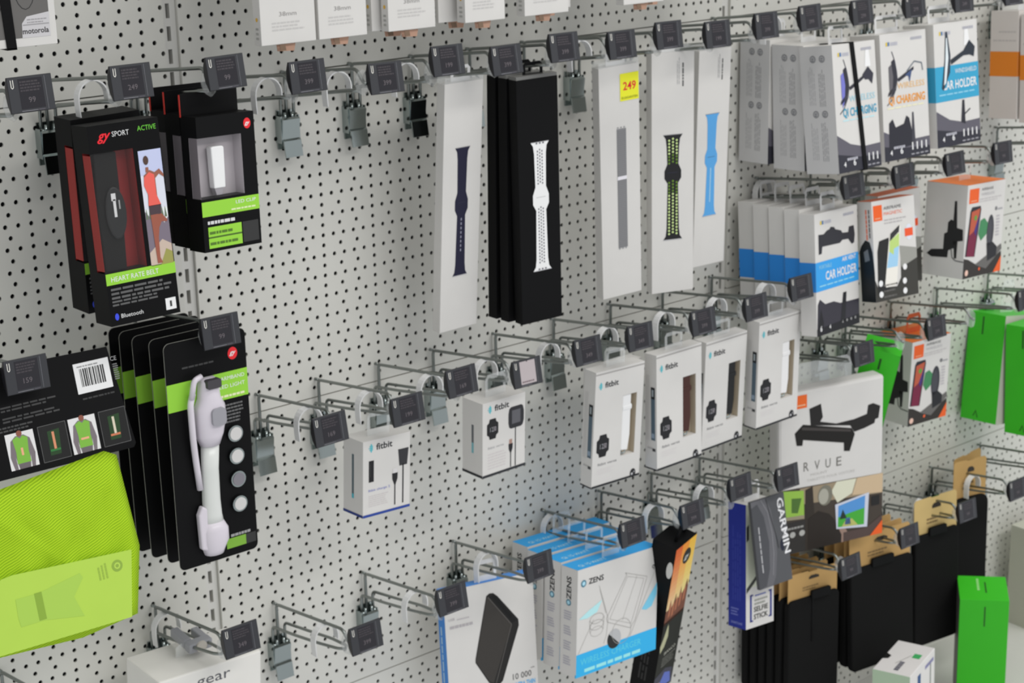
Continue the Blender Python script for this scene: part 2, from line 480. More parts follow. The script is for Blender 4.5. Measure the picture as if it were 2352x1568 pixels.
P.rect(.0, .208, 1.0, .266, '86bd38', 4); P.text('HEART RATE BELT', .07, .223, 5.0, 'e8f0da', 6, fit=54)
P.small(.05, .135, .93, .20, 3, '565656', 2, seed=5); P.small(.05, .10, .85, .135, 2, '565656', 2, seed=6)
P.circ(.09, .045, 2.2, '3646c8', 2, ry=3.6); P.text('Bluetooth', .15, .035, 4.3, 'c9c9c9', fit=25)
P.rect(.80, .025, .95, .085, 'd6d6d6', 2); P.rect(.86, .04, .89, .07, '333333', 3)
P.build('front_print', c.root)
c.film()
again(c.root, (-263, 118.9, 24.5, 2, 1, -.9), 'rear black heart rate belt box partly hidden behind the front one')

GL = 'black LED clip boxes with header cards'
c = Carton('led_clip_box', (-158.4, 177.4, 49.5, 73.7, 140.4, 27, 5.3, -2.6, 1.7), 'front black LED CLIP box with grey window and white clip light', 'box', GL, BLK, window=(0, .395, .76, .845, 15), liner=ink('a09a9e', rough=.4))
a, b, z0, z1, dep = c.win
mb = MB(); mb.box(-36.6, -36.3, .8, 14.5, z0 + .5, z1 - .5, ink('6c666a', rough=.4)); mb.build('window_side', c.root)
mb = MB(); mb.prism([(-17, z0 + 9), (-2.5, z0 + 9), (-1.5, z1 - 12), (-3.5, z1 - 10.5), (-16, z1 - 10.5), (-18, z1 - 12)], 3, 12, ink('dcdce4', rough=.35)); mb.build('clip_light', c.root, bevel=1.2)
mb = MB(); mb.prism([(-14, z0 + 2), (-7, z0 + 2), (-5, z0 + 9), (-16, z0 + 9)], 4, 11, ink('8b878c', rough=.4)); mb.build('clip_spring', c.root)
c.film()
P = c.front()
P.circ(.875, .915, 4.6, 'd0242c', 1, ry=5.6); P.text('gy', .875, .905, 4, 'efefef', 3, 'c', bold=True, shear=.4)
P.rect(0, .265, 1, .375, '86bd38', 1); P.text('LED CLIP', .94, .33, 3.6, 'eef4e2', 3, 'r', fit=26); P.small(.5, .285, .94, .31, 1, 'c8e0a0', 3)
P.small(.08, .205, .58, .235, 1, 'c0c0c0', 1, fill=.8, seed=4)
P.rect(.08, .025, .66, .185, '86bd38', 1); P.rect(.08, .10, .66, .112, '3f5a22', 2)
P.rect(.68, .03, .96, .185, '2b2b2b', 1); P.small(.10, .13, .62, .17, 1, '4a6a24', 3, seed=2); P.small(.10, .05, .62, .09, 1, '4a6a24', 3, seed=8)
P.build('front_print', c.root)
mb = MB(); mb.box(-36.8, 36.8, 26.2, 27, 69, 93, BLK); mb.box(-37.4, -36.8, 25, 27, 69, 92, ink('b03028'))
hc = mb.build('header_card', c.root)
again(c.root, (-160, 149, 50, 4, -2, 1), 'middle black LED clip box just behind the front one')
again(c.root, (-161, 121, 50.5, 3, -2, 1), 'rearmost black LED clip box nearest the wall')

# ---- hi-vis running vest on a black card
VX, VZ = -372, -160
root = empty('reflective_vest_pack', mat=pose_matrix(VX, 150, -104, 0, -14, 0))
tag(root, 'neon yellow reflective mesh vest pack on a black header card with barcode', 'vest')
mb = MB(); w2 = 74
mb.prism([(-w2, -109), (79, -110), (82, -106), (71, -2), (-w2, 1)], 0, 1.2, BLK); mb.build('header_card', root)
P = Print(146, 109, ((-74, 0, -109), (1, 0, 0), (0, 0, 1), (0, -1, 0)))
def vpx(x, y):            # px offsets measured on the card, in card mm
    return x, y
P.rect(.715, .60, .985, .885, 'cfcfcf', 1)
rd = random.Random(3); x = .755
while x < .945:
    wv = rd.choice((.004, .007, .011)); P.rect(x, .66, x + wv, .83, '151515', 2); x += wv + rd.choice((.005, .008))
P.small(.74, .845, .95, .87, 1, '888888', 2, seed=2)
P.text('CE', 1.0, .84, 4.5, '9a9a9a', 2, 'l', fit=7); P.small(1.01, .66, 1.05, .82, 8, '777777', 1, seed=9)
P.small(.14, .60, .56, .66, 2, '3c3c3c', 1, seed=1); P.small(.14, .50, .64, .56, 2, '3c3c3c', 1, seed=2); P.small(.74, .54, 1.0, .57, 1, '333333', 1, seed=3); P.small(.10, .42, .36, .48, 2, '3c3c3c', 1, seed=4)
for i, (u, day) in enumerate(((.13, 1), (.37, 0), (.595, 1), (.83, 0))):
    a, b = u, u + .205; v0, v1 = .06, .395
    P.rect(a, v0, b, v1, 'c9c8c8' if day else '101010', 1)
    cx = (a + b) / 2
    if day:
        P.poly([(cx - .075, v0), (cx - .09, v0 + .12), (cx - .07, v1 - .07), (cx - .03, v1 - .03), (cx + .03, v1 - .03), (cx + .07, v1 - .07), (cx + .09, v0 + .12), (cx + .075, v0), (cx + .05, v0), (cx + .055, v0 + .12), (cx + .04, v0), (cx - .04, v0), (cx - .055, v0 + .12), (cx - .05, v0)], '6c6468', 2)
        P.poly([(cx - .05, v0 + .05), (cx + .05, v0 + .05), (cx + .045, v0 + .16), (cx + .055, v1 - .06), (cx + .02, v1 - .035), (cx, v1 - .06), (cx - .02, v1 - .035), (cx - .055, v1 - .06), (cx - .045, v0 + .16)], '6fa23a', 3)
        P.circ(cx, v1 - .012, 3, '7c4a3c', 3)
        P.rect(cx - .03 if i else cx - .008, v0 + .12, cx + .03 if i else cx + .008, v0 + (.14 if i else .19), 'd89a78', 4)
        P.rect(cx - .035, v0 + .0, cx + .035, v0 + .045, '5f585c', 4)
    else:
        P.line([(a, v0), (b, v0), (b, v1), (a, v1)], .5, '5a5a5a', 2, True)
        P.poly([(cx - .045, v0 + .05), (cx + .035, v0 + .05), (cx + .05, v1 - .05), (cx - .04, v1 - .06)], '1e3a1c', 2)
        P.rect(cx - .01, v0 + .10, cx + .008, v1 - .07, 'c0b8a4' if i == 3 else 'c08060', 3); P.rect(cx - .04, v0 + .085, cx + .035, v0 + .105, 'b86c4c' if i == 3 else '2a6a34', 3)
P.build('card_print', root)
# mesh vest, folded into a plump bundle
NEON = bpy.data.materials.new('neon_mesh_fabric'); NEON.use_nodes = True
nt = NEON.node_tree; b_ = nt.nodes['Principled BSDF']; b_.inputs['Roughness'].default_value = .75; b_.inputs['Specular IOR Level'].default_value = .15
tc = nt.nodes.new('ShaderNodeTexCoord'); mp = nt.nodes.new('ShaderNodeMapping'); mp.inputs['Rotation'].default_value = (0, math.radians(20), 0)
wv = nt.nodes.new('ShaderNodeTexWave'); wv.inputs['Scale'].default_value = 130; wv.bands_direction = 'Z'; wv.inputs['Distortion'].default_value = 1.2; wv.inputs['Detail'].default_value = 1
rp = nt.nodes.new('ShaderNodeValToRGB'); rp.color_ramp.elements[0].color = (.23, .42, .008, 1); rp.color_ramp.elements[1].color = (.44, .68, .02, 1); rp.color_ramp.elements[0].position = .15; rp.color_ramp.elements[1].position = .6
nt.links.new(tc.outputs['Object'], mp.inputs['Vector']); nt.links.new(mp.outputs['Vector'], wv.inputs['Vector']); nt.links.new(wv.outputs['Fac'], rp.inputs['Fac']); nt.links.new(rp.outputs['Color'], b_.inputs['Base Color'])
def bundle(outline, cx, cz, depth, mtl, name, parent, nr=9, wr=1.6, y0=0):
    rd = random.Random(11); mb = MB(); n = len(outline); vs = []; dense = []
    for i in range(n):
        a, b = outline[i], outline[(i + 1) % n]
        for k in range(6): t = k / 6; dense.append((a[0] * (1 - t) + b[0] * t, a[1] * (1 - t) + b[1] * t))
    n = len(dense)
    ph = [rd.uniform(0, 6.28) for _ in range(6)]
    for sgn in (-1, 1):
        for r in range(nr):
            f = 1 - r / nr
            for x, z in dense:
                X, Z = cx + (x - cx) * f, cz + (z - cz) * f
                dd = depth * math.sqrt(max(0, 1 - f ** 3.2)) if sgn < 0 else depth * .25 * math.sqrt(max(0, 1 - f ** 3))
                if sgn < 0 and r: dd += wr * (math.sin(X * .16 + ph[0] + Z * .05) + .8 * math.sin(Z * .13 + ph[1] - X * .07) + .6 * math.sin((X + Z) * .21 + ph[2]))
                vs.append((X, y0 + sgn * dd, Z))
        vs.append((cx, y0 + sgn * (depth if sgn < 0 else depth * .25), cz))
    fs = []; blk = nr * n + 1
    for q in range(2):
        o = q * blk
        for r in range(nr - 1):
            for j in range(n):
                f = (o + r * n + j, o + r * n + (j + 1) % n, o + (r + 1) * n + (j + 1) % n, o + (r + 1) * n + j)
                fs.append(f if q == 0 else f[::-1])
        for j in range(n):
            f = (o + (nr - 1) * n + j, o + (nr - 1) * n + (j + 1) % n, o + nr * n); fs.append(f if q == 0 else f[::-1])
    for j in range(n): fs.append((j, blk + j, blk + (j + 1) % n, (j + 1) % n))
    mb.add(vs, fs, mtl, True); return mb.build(name, parent)
out = [(-130, -119), (-75, -117), (45, -106), (58, -113), (63, -211), (46, -279), (-18, -285), (-130, -276)]
bundle(out, -30, -200, 14, NEON, 'mesh_vest', root)
INS = ink('a2c04e', rough=.7, spec=.1)
ins = MB(); ins.prism([(-125, -272), (30, -276), (44, -209), (-84, -199), (-96, -200), (-125, -222)], -19.5, -18.3, INS); ins_o = ins.build('pack_insert', root)
P = Print(195, 79, ((-125, -19.5, -279), (1, 0, 0), (0, 0, 1), (0, -1, 0)))
P.circ(.77, .74, 6, '7f9c3c', 1); P.circ(.77, .74, 3.4, 'a2c04e', 2); P.circ(.77, .74, 1.8, '7f9c3c', 3); P.small(.66, .62, .72, .84, 3, '8aa63e', 1, seed=2, vert=True)
P.poly([(.20, .71), (.32, .70), (.56, .79), (.573, .725), (.505, .52), (.54, .245), (.325, .35), (.20, .355), (.195, .47)], '98b94a', 1)
P.rect(.30, .36, .34, .71, '7c9a35', 2); P.build('insert_print', ins_o)

# ---- armband lights on black cards
c0 = (-189.2, 155.6, -245.6)
root = empty('armband_light_card', mat=pose_matrix(*c0, 0, 0, .2))
tag(root, 'front black card with white plastic LED armband light and four coin cells', 'card', 'black armband light cards on one hook')
W, H = 99.7, 257.8
def rrect(w, h, r, n=4, cx=0, cz=0):
    pts = []
    for (sx, sz, a0) in ((1, -1, -90), (1, 1, 0), (-1, 1, 90), (-1, -1, 180)):
        for i in range(n + 1):
            a = math.radians(a0 + 90 * i / n); pts.append((cx + sx * (w / 2 - r) + r * math.cos(a), cz + sz * (h / 2 - r) + r * math.sin(a)))
    return pts
mb = MB(); mb.prism(rrect(W, H, 7), 0, 1.2, BLK); mb.prism(rrect(W + .6, H + .6, 7), .4, .8, ink('8c8c84')); mb.build('backing_card', root)
P = Print(W, H, ((-W / 2, 0, -H / 2), (1, 0, 0), (0, 0, 1), (0, -1, 0)))
P.rect(0, .705, 1, .825, '86bd38', 1); P.text('ARMBAND', .96, .79, 4.2, 'e9f2da', 3, 'r', fit=30); P.text('LED LIGHT', .96, .755, 4.2, 'e9f2da', 3, 'r', fit=32); P.small(.62, .715, .96, .735, 1, 'cfe3a8', 3)
P.circ(.83, .90, 6, 'd0242c', 1, ry=7); P.text('gy', .83, .895, 5, 'efefef', 3, 'c', bold=True, shear=.4); P.small(.2, .88, .6, .895, 1, '3a3a3a', 1)
P.small(.68, .60, .93, .69, 6, '5e5e5e', 1, seed=3); P.rect(.60, .035, .85, .08, '6f9c34', 1); P.rect(.85, .035, .98, .08, '2c2c2c', 1); P.small(.66, .085, .92, .10, 1, '8a8a8a', 1, fill=.8)
P.build('card_print', root)
back_cards = [copy_tree(root) for _ in range(4)]
for o, (X, Dp, Z, lb) in zip(back_cards, ((-189, 127, -246, 'second black armband light card from the front'), (-195, 101, -246, 'third black armband light card, middle of the five'), (-196, 73, -247, 'fourth black armband light card from the front'), (-195, 47, -249, 'rearmost black armband light card nearest the wall'))):
    o.matrix_world = pose_matrix(X, Dp, Z, random.uniform(-1, 1), 0, random.uniform(-.6, .6)); o['label'] = lb
# the device itself
WP = ink('c2bcc4', rough=.3, spec=.5); WT = ink('c3c5c2', rough=.25, spec=.5)
def sweep(profile_z, name, mtl, parent, n=12):
    """vertical body: list of (z, x, half width, front depth)"""
    mb = MB(); vs = []
    for z, x, hw, dp in profile_z:
        for i in range(n + 1):
            a = math.pi * i / n; vs.append((x - hw * math.cos(a), -1 - dp * math.sin(a) ** .7, z))
    k = n + 1
    fs = [(r * k + i, (r + 1) * k + i, (r + 1) * k + i + 1, r * k + i + 1) for r in range(len(profile_z) - 1) for i in range(n)]
    fs += [tuple(range(k)), tuple(range(len(profile_z) * k - 1, (len(profile_z) - 1) * k - 1, -1))]
    mb.add(vs, fs, mtl, True); return mb.build(name, parent)
xo = -4
sweep([(84, xo + 2, 8, 11), (80, xo + 2, 11, 13), (62, xo + 2, 13, 14), (52, xo + 2, 18, 15), (38, xo + 2, 18.5, 15), (20, xo, 16, 14), (8, xo, 11, 11)], 'light_head', WP, root)
sweep([(10, xo, 10.5, 10), (-20, xo - 2, 10, 9), (-55, xo - 3, 10.5, 9), (-72, xo - 3, 11, 10), (-84, xo - 3, 13, 11)], 'strap', WT, root)
sweep([(-80, xo - 3, 12, 11), (-90, xo - 2, 16.5, 13), (-103, xo - 2, 16.5, 13), (-112, xo - 4, 13, 12), (-118, xo - 4, 11, 10)], 'battery_head', WP, root)
mb = MB(); mb.prism(rrect(17, 10, 2, cx=xo + 3, cz=79), -16.5, -9, ink('3c3a3e', rough=.4)); mb.build('buckle_slot', root)
mb = MB(); mb.prism(rrect(17, 20, 5, cx=xo + 5, cz=42), -19, -15, ink('8b8a90', rough=.4)); mb.build('push_button', root)
mb = MB(); mb.tube(bend([(-22, -5, 70), (-28, -9, 60), (-27, -8, 20), (-24, -5, -5), (-20, -3, -40)], 14), 3.6, WP); mb.tube(bend([(-12, -8, 88), (-22, -10, 86), (-26, -9, 66)], 8), 3.2, WP); mb.build('strap_loop', root)
mb = MB(); mb.prism([(-26, -108), (-17, -112), (-16, -62), (-22, -58), (-27, -68)], -9, -1, WP); mb.build('clasp', root, bevel=2)
for i, z in enumerate((13, -13, -40, -69)):
    mb = MB(); n = 20; cx = 28; rr = 9.4
    ring = [(cx + rr * math.cos(2 * math.pi * j / n), z + rr * math.sin(2 * math.pi * j / n)) for j in range(n)]
    mb.prism(ring, -4.5, -1, CHROME); mb.prism([(cx + (x - cx) * .8, z + (q - z) * .8) for x, q in ring], -5.3, -4.5, ink('c0bebc' if i != 2 else '77747a', rough=.35, metal=.25)); mb.build('coin_cell', root, bevel=.5)

# ---- watch strap cartons
GW = 'tall watch strap cartons'
SIDE = 0
def strap_shape(P, u, v0, v1, hw, col, l=2, mid=None, flare=1.55, bulge=1.35):
    w = hw / P.w; mid = mid if mid is not None else (v0 + v1) / 2 + .03; e = .016; b = (v1 - v0) * .07
    P.poly([(u - w * flare, v0), (u + w * flare, v0), (u + w * 1.15, v0 + e), (u + w, v0 + 3 * e), (u + w * .85, mid - b * 1.2), (u + w * bulge, mid - b * .5), (u + w * bulge, mid + b * .5), (u + w * .9, mid + b * 1.4), (u + w, v1 - 3 * e), (u + w * 1.15, v1 - e), (u + w * flare, v1),
            (u - w * flare, v1), (u - w * 1.15, v1 - e), (u - w, v1 - 3 * e), (u - w * .9, mid + b * 1.4), (u - w * bulge, mid + b * .5), (u - w * bulge, mid - b * .5), (u - w * .85, mid - b * 1.2), (u - w, v0 + 3 * e), (u - w * 1.15, v0 + e)], col, l)
    P.line([(u - w * .8, mid + b * .25), (u + w * .8, mid + b * .25)], .5, '9a9a9a' if col in ('dcdae0',) else '2c2c40', l + 1)
    P.line([(u - w * flare, v0), (u + w * flare, v0)], .9, 'a5a5a8', l + 1); P.line([(u - w * flare, v1), (u + w * flare, v1)], .7, '77777a', l + 1)
def strap_top(c):
    mb = MB(); mb.box(-c.w / 2 + .3, c.w / 2 - .3, .3, c.t - .3, c.h / 2, c.h / 2 + 7, CLEAR); mb.build('clear_cap', c.root)
    c.tab(20, y=c.t * .5, ww=30)
def small_mark(P):
    P.small(.72, .86, .76, .985, 1, '4c4c4c', 2, fill=.8, seed=2, vert=True); P.small(.60, .87, .68, .98, 2, '9a9a9a', 2, fill=.35, seed=5, vert=True)
c = Carton('watch_strap_box', (210, 101.4, -47.9, 60.4, 312.1, 14.3, 1.6, 5.1, -.4), 'tall white box printed with a dark navy watch strap', 'box', GW)
P = c.front(); strap_shape(P, .50, .225, .745, 7.6, '19182f'); P.rect(.485, .33, .515, .335, 'ffffff', 1)
for i in range(8): P.rect(.49, .325 + i * .018, .515, .335 + i * .018, '8c8c9c', 4)
P.build('front_print', c.root); strap_top(c)
c = Carton('watch_strap_box', (300.9, 143.1, -47.7, 62.3, 306.2, 15.6, -4.6, .7, -1), 'front tall black box printed with a white perforated watch strap', 'box', GW, BLK)
P = c.front(); strap_shape(P, .53, .215, .745, 9, 'dcdae0')
for i in range(3):
    for j in range(36):
        v = .245 + j * .0131
        if .48 < v < .56: continue
        P.rect(.455 + i * .055, v + (i % 2) * .0065, .48 + i * .055, v + .007 + (i % 2) * .0065, '4c4a55', 4)
for i in range(3): P.rect(.43 + .08 * i, .737, .47 + .08 * i, .743, '55535c', 5); P.rect(.43 + .08 * i, .218, .47 + .08 * i, .224, '55535c', 5)
P.build('front_print', c.root)
mb = MB(); mb.box(-c.w / 2 + .5, c.w / 2 - .5, .5, c.t - .5, c.h / 2, c.h / 2 + 4, ink('6a6a68', rough=.3)); mb.build('cap', c.root); c.tab(20, y=8, ww=30, m=BLK)
again(c.root, (298, 122, -47.5, -1, 1, 0), 'middle tall black watch strap box just behind the front one')
again(c.root, (297, 100, -47, 1, 1, .4), 'rearmost tall black watch strap box nearest the wall')
c = Carton('watch_strap_box', (475.1, 105.7, -55.1, 62.8, 311.6, 15.4, -8.8, 3.4, -3.3), 'tall white box with grey woven strap and yellow 249 price sticker', 'box', GW)
P = c.front(); P.rect(.42, .215, .655, .735, '767678', 2); P.rect(.42, .515, .655, .53, 'cdcbd0', 3)
for i in range(60): P.line([(.42, .222 + i * .0085), (.655, .222 + i * .0085)], .35, '5c5c5f', 3)
P.rect(.42, .515, .655, .53, 'cdcbd0', 4)
for v in (.209, .737): [P.rect(.43 + .08 * i, v, .47 + .08 * i, v + .006, '88888a', 2) for i in range(3)]
P.rect(.52, .85, .985, .965, 'e2dd2a', 4); P.text('249', .755, .895, 10.5, 'c8202c', 6, 'c', fit=20, bold=True); P.text('ELGIGANTEN', .755, .858, 3, '55601c', 6, 'c', fit=25)
P.build('front_print', c.root); strap_top(c)
c = Carton('watch_strap_box', (561.6, 116.1, -54.2, 62.3, 325.3, 16.3, -19.2, .4, -.4), 'tall white box printed with a black and lime perforated strap', 'box', GW)
P = c.front(); strap_shape(P, .50, .225, .665, 9.2, '17171a', mid=.50)
for i in range(3):
    for j in range(30):
        v = .25 + j * .0135
        if .47 < v < .535: continue
        P.circ(.41 + i * .09, v + (i % 2) * .0065, 1.5, 'b8cc88' if abs(v - .5) > .075 else '5c7a2a', 4, n=8)
small_mark(P); P.build('front_print', c.root); strap_top(c)
c = Carton('watch_strap_box', (664, 90.8, -50.7, 60, 302.6, 16, -2.7, 2.1, -.3), 'tall white box printed with a sky blue watch strap', 'box', GW)
P = c.front(); strap_shape(P, .47, .235, .71, 8.6, '4e92c8'); P.rect(.455, .30, .475, .46, 'a8c8e0', 4); small_mark(P); P.build('front_print', c.root); strap_top(c)
P = None

# ---- white cartons at the top edge of the picture
GT = 'white cartons along the top edge'
def topbox(X, w, D0, t, label, txt=True, pic='55605a'):
    c = Carton('strap_carton', (X, D0, 181 + 150, w, 300, t), label, 'box', GT)
    P = c.front()
    if txt:
        P.rect(.36, .16, .64, .70, pic, 1); P.rect(.36, .156, .64, .162, '8a4a48', 2)
        P.text('38mm', .5, .098, 4.6, '8c8a88', 2, 'c', fit=22); P.small(.20, .048, .80, .084, 3, 'b0aeac', 1, fill=.45, seed=int(X) + 999)
    P.build('front_print', c.root)
    P = c.left(); P.circ(.5, .09, 2.2, 'c8a040', 1); P.small(.3, .02, .7, .07, 3, 'a0a09c', 1, seed=3); P.build('side_print', c.root)
    mb = MB(); x0 = -w * .18
    mb.prism([(x0, -151), (x0 + 24, -151), (x0 + 22, -159), (x0 + 1, -158)], t * .4, t * .4 + .8, ink('b08c78', rough=.7))
    mb.prism([(x0, -151), (x0 + 7, -151), (x0 + 8, -157), (x0 + 1, -157)], t * .4 - 6, t * .4 - 5.4, ink('6e5a4a', rough=.7)); mb.build('paper_strip', c.root)
    return c
topbox(-56.6, 69.4, 150, 14, 'white 38mm strap box, leftmost in the cropped top row')
topbox(14.2, 63.7, 150, 20, 'white 38mm box second from left in the cropped top row')
topbox(108.8, 66.2, 150, 13, 'front white 38mm box of the pair with yellow dots on its side')
topbox(99, 66.2, 132, 13, 'rear white box of the pair with yellow dots', txt=False)
topbox(215.5, 60, 150, 15, 'white 38mm box above the two middle price tags')
topbox(196, 60, 125, 15, 'white box hidden behind its twin above the middle price tags', txt=False)
topbox(311.3, 70, 150, 15, 'wide white box above the black strap boxes')
topbox(352, 64, 112, 15, 'white box receding right above the black strap boxes', txt=False)
topbox(474, 70, 150, 14, 'white box sliver above the lime strap box')
topbox(525, 66, 118, 14, 'white box sliver above the sky blue strap box', txt=False)
topbox(640, 66, 108, 14, 'cropped white box above the slotted joint of the wall', txt=False)
c = Carton('electronics_box', (-398, 150, 258.5, 150, 105, 14), 'cropped grey box with black elastic band in the upper left corner', 'box', None, WHITE)
P = c.front(); P.rect(.0, .08, .955, 1, '5c5a58', 1); P.poly([(.76, .08), (.955, .08), (.955, .30), (.80, .27), (.765, .21)], 'b4b2b4', 2)
P.ring(.50, .60, 24, .7, '232323', 3, ry=44); P.ring(.80, .62, 12, .7, '2b2b2b', 3, ry=30)
P.text('motorola', .945, .115, 5.2, '3c3a3c', 4, 'r', fit=27, bold=True); P.small(.80, .21, .94, .26, 2, '8c8a8c', 3, fill=.4); P.rect(.77, .19, .95, .2, '8c8a8c', 3)
P.build('front_print', c.root)
mb = MB(); mb.prism([(22, -53.5), (32, -53.5), (27, 54), (16, 54)], -1.4, -.3, BLK); mb.box(22, 32, -1.4, 15, -54.4, -52.6, BLK); mb.build('elastic_band', c.root)

# ---- car holder and wireless charging boxes, upper right
GQ = 'white car charger and holder cartons'
def icons(P, u0, u1, v, r, col, n):
    for i in range(n): P.circ(u0 + (u1 - u0) * i / max(1, n - 1), v, r, col, 4, n=8)
def side_copy(c):
    P = c.left(); P.rect(0, 0, 1, 1, 'b9b8b8', 1)  # white side tinted grey, its shade painted over the whole face
    for v in (.90, .47):
        for u in (.40, .68):
            P.circ(u, v, 5.2, '77777a', 2, n=16); P.circ(u, v, 3.6, 'a2a2a4', 3, n=16); P.small(u - .035, v - .015, u + .035, v + .015, 2, '55555a', 4)
        P.small(.24, v - .36, .46, v - .05, 4, '7c7c80', 2, fill=.18, seed=int(v * 10), vert=True); P.small(.55, v - .37, .76, v - .05, 4, '5f5f64', 2, fill=.24, seed=int(v * 7), vert=True)
    P.build('side_print', c.root)
def logo(P):
    P.rect(.12, .905, .155, .935, 'c8b040', 2); P.rect(.155, .905, .20, .935, '4a6a94', 2); P.small(.22, .905, .38, .935, 1, 'a8a8b0', 2, fill=.9); P.small(.66, .93, .92, .955, 1, '9c9ca4', 2, fill=.9, seed=4)
def holder(P, dx=0, dy=0, ph='6a6cb4', s=1):
    f = lambda pts: [(u + dx, v + dy) for u, v in pts]
    P.line(f([(.24, .88), (.30, .80), (.33, .72), (.34, .66), (.30, .58), (.20, .50), (.10, .46)]), 1.6, '3c3c48', 3)
    P.poly(f([(.22, .80), (.28, .82), (.32, .74), (.33, .66), (.27, .56), (.20, .52), (.19, .56), (.24, .66)]), '2b2b33', 4)
    P.poly(f([(.16, .76), (.22, .78), (.25, .68), (.22, .56), (.17, .50), (.16, .60)]), ph, 5)
    P.poly(f([(.12, .53), (.20, .55), (.30, .58), (.24, .60), (.14, .56)]), '34343c', 5)
    P.poly(f([(.34, .66), (.52, .70), (.70, .74), (.70, .715), (.52, .67), (.36, .635)]), '2c2c34', 5)
def dash(P, v1, flip=0):
    P.poly([(0, 0), (1, 0), (1, v1 * .62), (.60, v1 * .60), (.30, v1 * .72), (0, v1)], '55535c', 2)
    P.poly([(0, 0), (1, 0), (1, v1 * .30), (.5, v1 * .35), (0, v1 * .5)], '2a2a33', 3)
    P.text('4', .12, .045, 7, 'dcdcdc', 5, bold=True); P.text('6', .34, .045, 9, 'dcdcdc', 5, bold=True); P.small(.2, .09, .45, .13, 1, 'a0a0a8', 5)
    for i in range(4): P.rect(.60 + i * .10, .06, .625 + i * .10, .12, 'dcdcdc', 5); P.small(.58 + i * .10, .02, .65 + i * .10, .04, 1, '9a9aa0', 5)
c = Carton('wireless_charger_box', (864.6, 179.8, 8, 99.9, 178.2, 56.1, 2.9, -7.2, 1), 'front white charger box with teal lettering, crossed by a black elastic band', 'box', GQ)
P = c.front(); logo(P); holder(P); P.poly([(.66, .74), (.80, .80), (.92, .74), (.88, .66), (.80, .70), (.72, .70)], '30303a', 6); P.poly([(.76, .93), (.84, .93), (.87, .80), (.73, .80)], 'e0dfe2', 3)
P.text('WIRELESS', .93, .545, 8.5, '8fbccb', 4, 'r', fit=60); P.text('QI CHARGING', .95, .435, 11.5, '2a8cab', 4, 'r', fit=78, bold=True); P.small(.16, .40, .92, .42, 1, 'a8ccd6', 3); dash(P, .30)
P.build('front_print', c.root); side_copy(c); q1 = c.root; c.tab(26, y=30, ww=34)
again(q1, (868, 121, 4, 2, -2, -1), 'second wireless charger box in line, shaded side with icons showing')
again(q1, (861, 63, 6, 0, -1, 1), 'third wireless charger box, nearest the wall, shaded side showing')
mb = MB()
mb.prism([(6, -89.5), (15, -89.5), (8, 0), (-1, 89), (-10, 89), (-1, 0)], -1.6, -.6, BLK)
mb.prism([(-10, 89), (-1, 89), (-1, 90.6), (-10, 90.6)], -1.6, 57, BLK); mb.prism([(6, -89.5), (15, -89.5), (15, -91), (6, -91)], -1.6, 57, BLK)
mb.prism([(-10, -90), (15, -90), (0, 90), (-10, 90)], 56.8, 57.6, BLK); mb.build('elastic_band', q1)
c = Carton('wireless_charger_box', (981.5, 173.8, 9.7, 100.7, 182, 56, -2.4, -6.1, -.1), 'white charger box with orange lettering and phone holder picture', 'box', GQ)
P = c.front(); logo(P); holder(P, 0, -.02, ph='5a585c'); P.line([(.55, .69), (.72, .76), (.88, .74), (.90, .68)], 1.6, '55606c', 6); P.poly([(.50, .66), (.66, .70), (.64, .66), (.6, .6), (.58, .65)], '3c4c70', 6)
P.text('WIRELESS', .93, .56, 8.5, 'e0ac74', 4, 'r', fit=60); P.text('QI CHARGING', .93, .445, 11.5, 'da8a20', 4, 'r', fit=80, bold=True); P.small(.10, .41, .92, .43, 1, 'e8cfae', 3); dash(P, .24)
P.poly([(.10, .08), (.12, .30), (.20, .33), (.26, .26), (.44, .28), (.50, .34), (.56, .32), (.60, .24), (.66, .10)], '26262e', 4); P.poly([(.60, .12), (.63, .36), (.66, .36), (.68, .12)], '3a3a42', 5)
P.build('front_print', c.root); c.tab(26, y=30, ww=50)
P = c.left(); P.small(.3, .1, .7, .9, 3, 'a8a8aa', 1, fill=.3, vert=True); P.build('side_print', c.root)
c = Carton('car_holder_box', (1098, 179.4, 14.8, 100.9, 181.7, 56, -2.1, -5.8, -.3), 'white box with teal band reading WINDSHIELD CAR HOLDER', 'box', GQ)
P = c.front(); logo(P); P.rect(0, .37, 1, .655, '3190b4', 1)
P.poly([(.26, .93), (.30, .93), (.36, .74), (.34, .60), (.18, .46), (.14, .48), (.22, .70)], '2b3440', 5); P.poly([(.27, .88), (.29, .88), (.31, .72), (.24, .52), (.19, .50), (.24, .70)], 'c8d0d4', 6)
P.poly([(.36, .70), (.66, .76), (.80, .84), (.93, .78), (.90, .70), (.80, .72), (.66, .72), (.37, .66)], '262c34', 6); P.poly([(.70, .93), (.78, .93), (.82, .80), (.68, .80)], 'e0dfe2', 3)
P.text('WINDSHIELD', .95, .585, 6.6, 'cfe2ea', 4, 'r', fit=50); P.text('CAR HOLDER', .95, .465, 12.5, 'eef4f6', 4, 'r', fit=80, bold=True); P.small(.08, .42, .92, .44, 1, '86bcd0', 3); dash(P, .30)
P.poly([(.56, .18), (.60, .36), (.65, .36), (.66, .16)], '26262e', 4); P.line([(.64, .24), (.78, .28)], 2, '26262e', 4)
P.build('front_print', c.root); P = c.left(); P.rect(0, .37, 1, .655, '3190b4', 1); P.build('side_print', c.root); c.tab(26, y=30, ww=50)
c = Carton('banded_box', (1437, 90, 2, 104, 175, 53, 0, -4, 2.6), 'pale box with wide orange band, its whole left side visible at the right edge', 'box', 'orange banded boxes on the right edge', ink('bdb8b4', rough=.5))
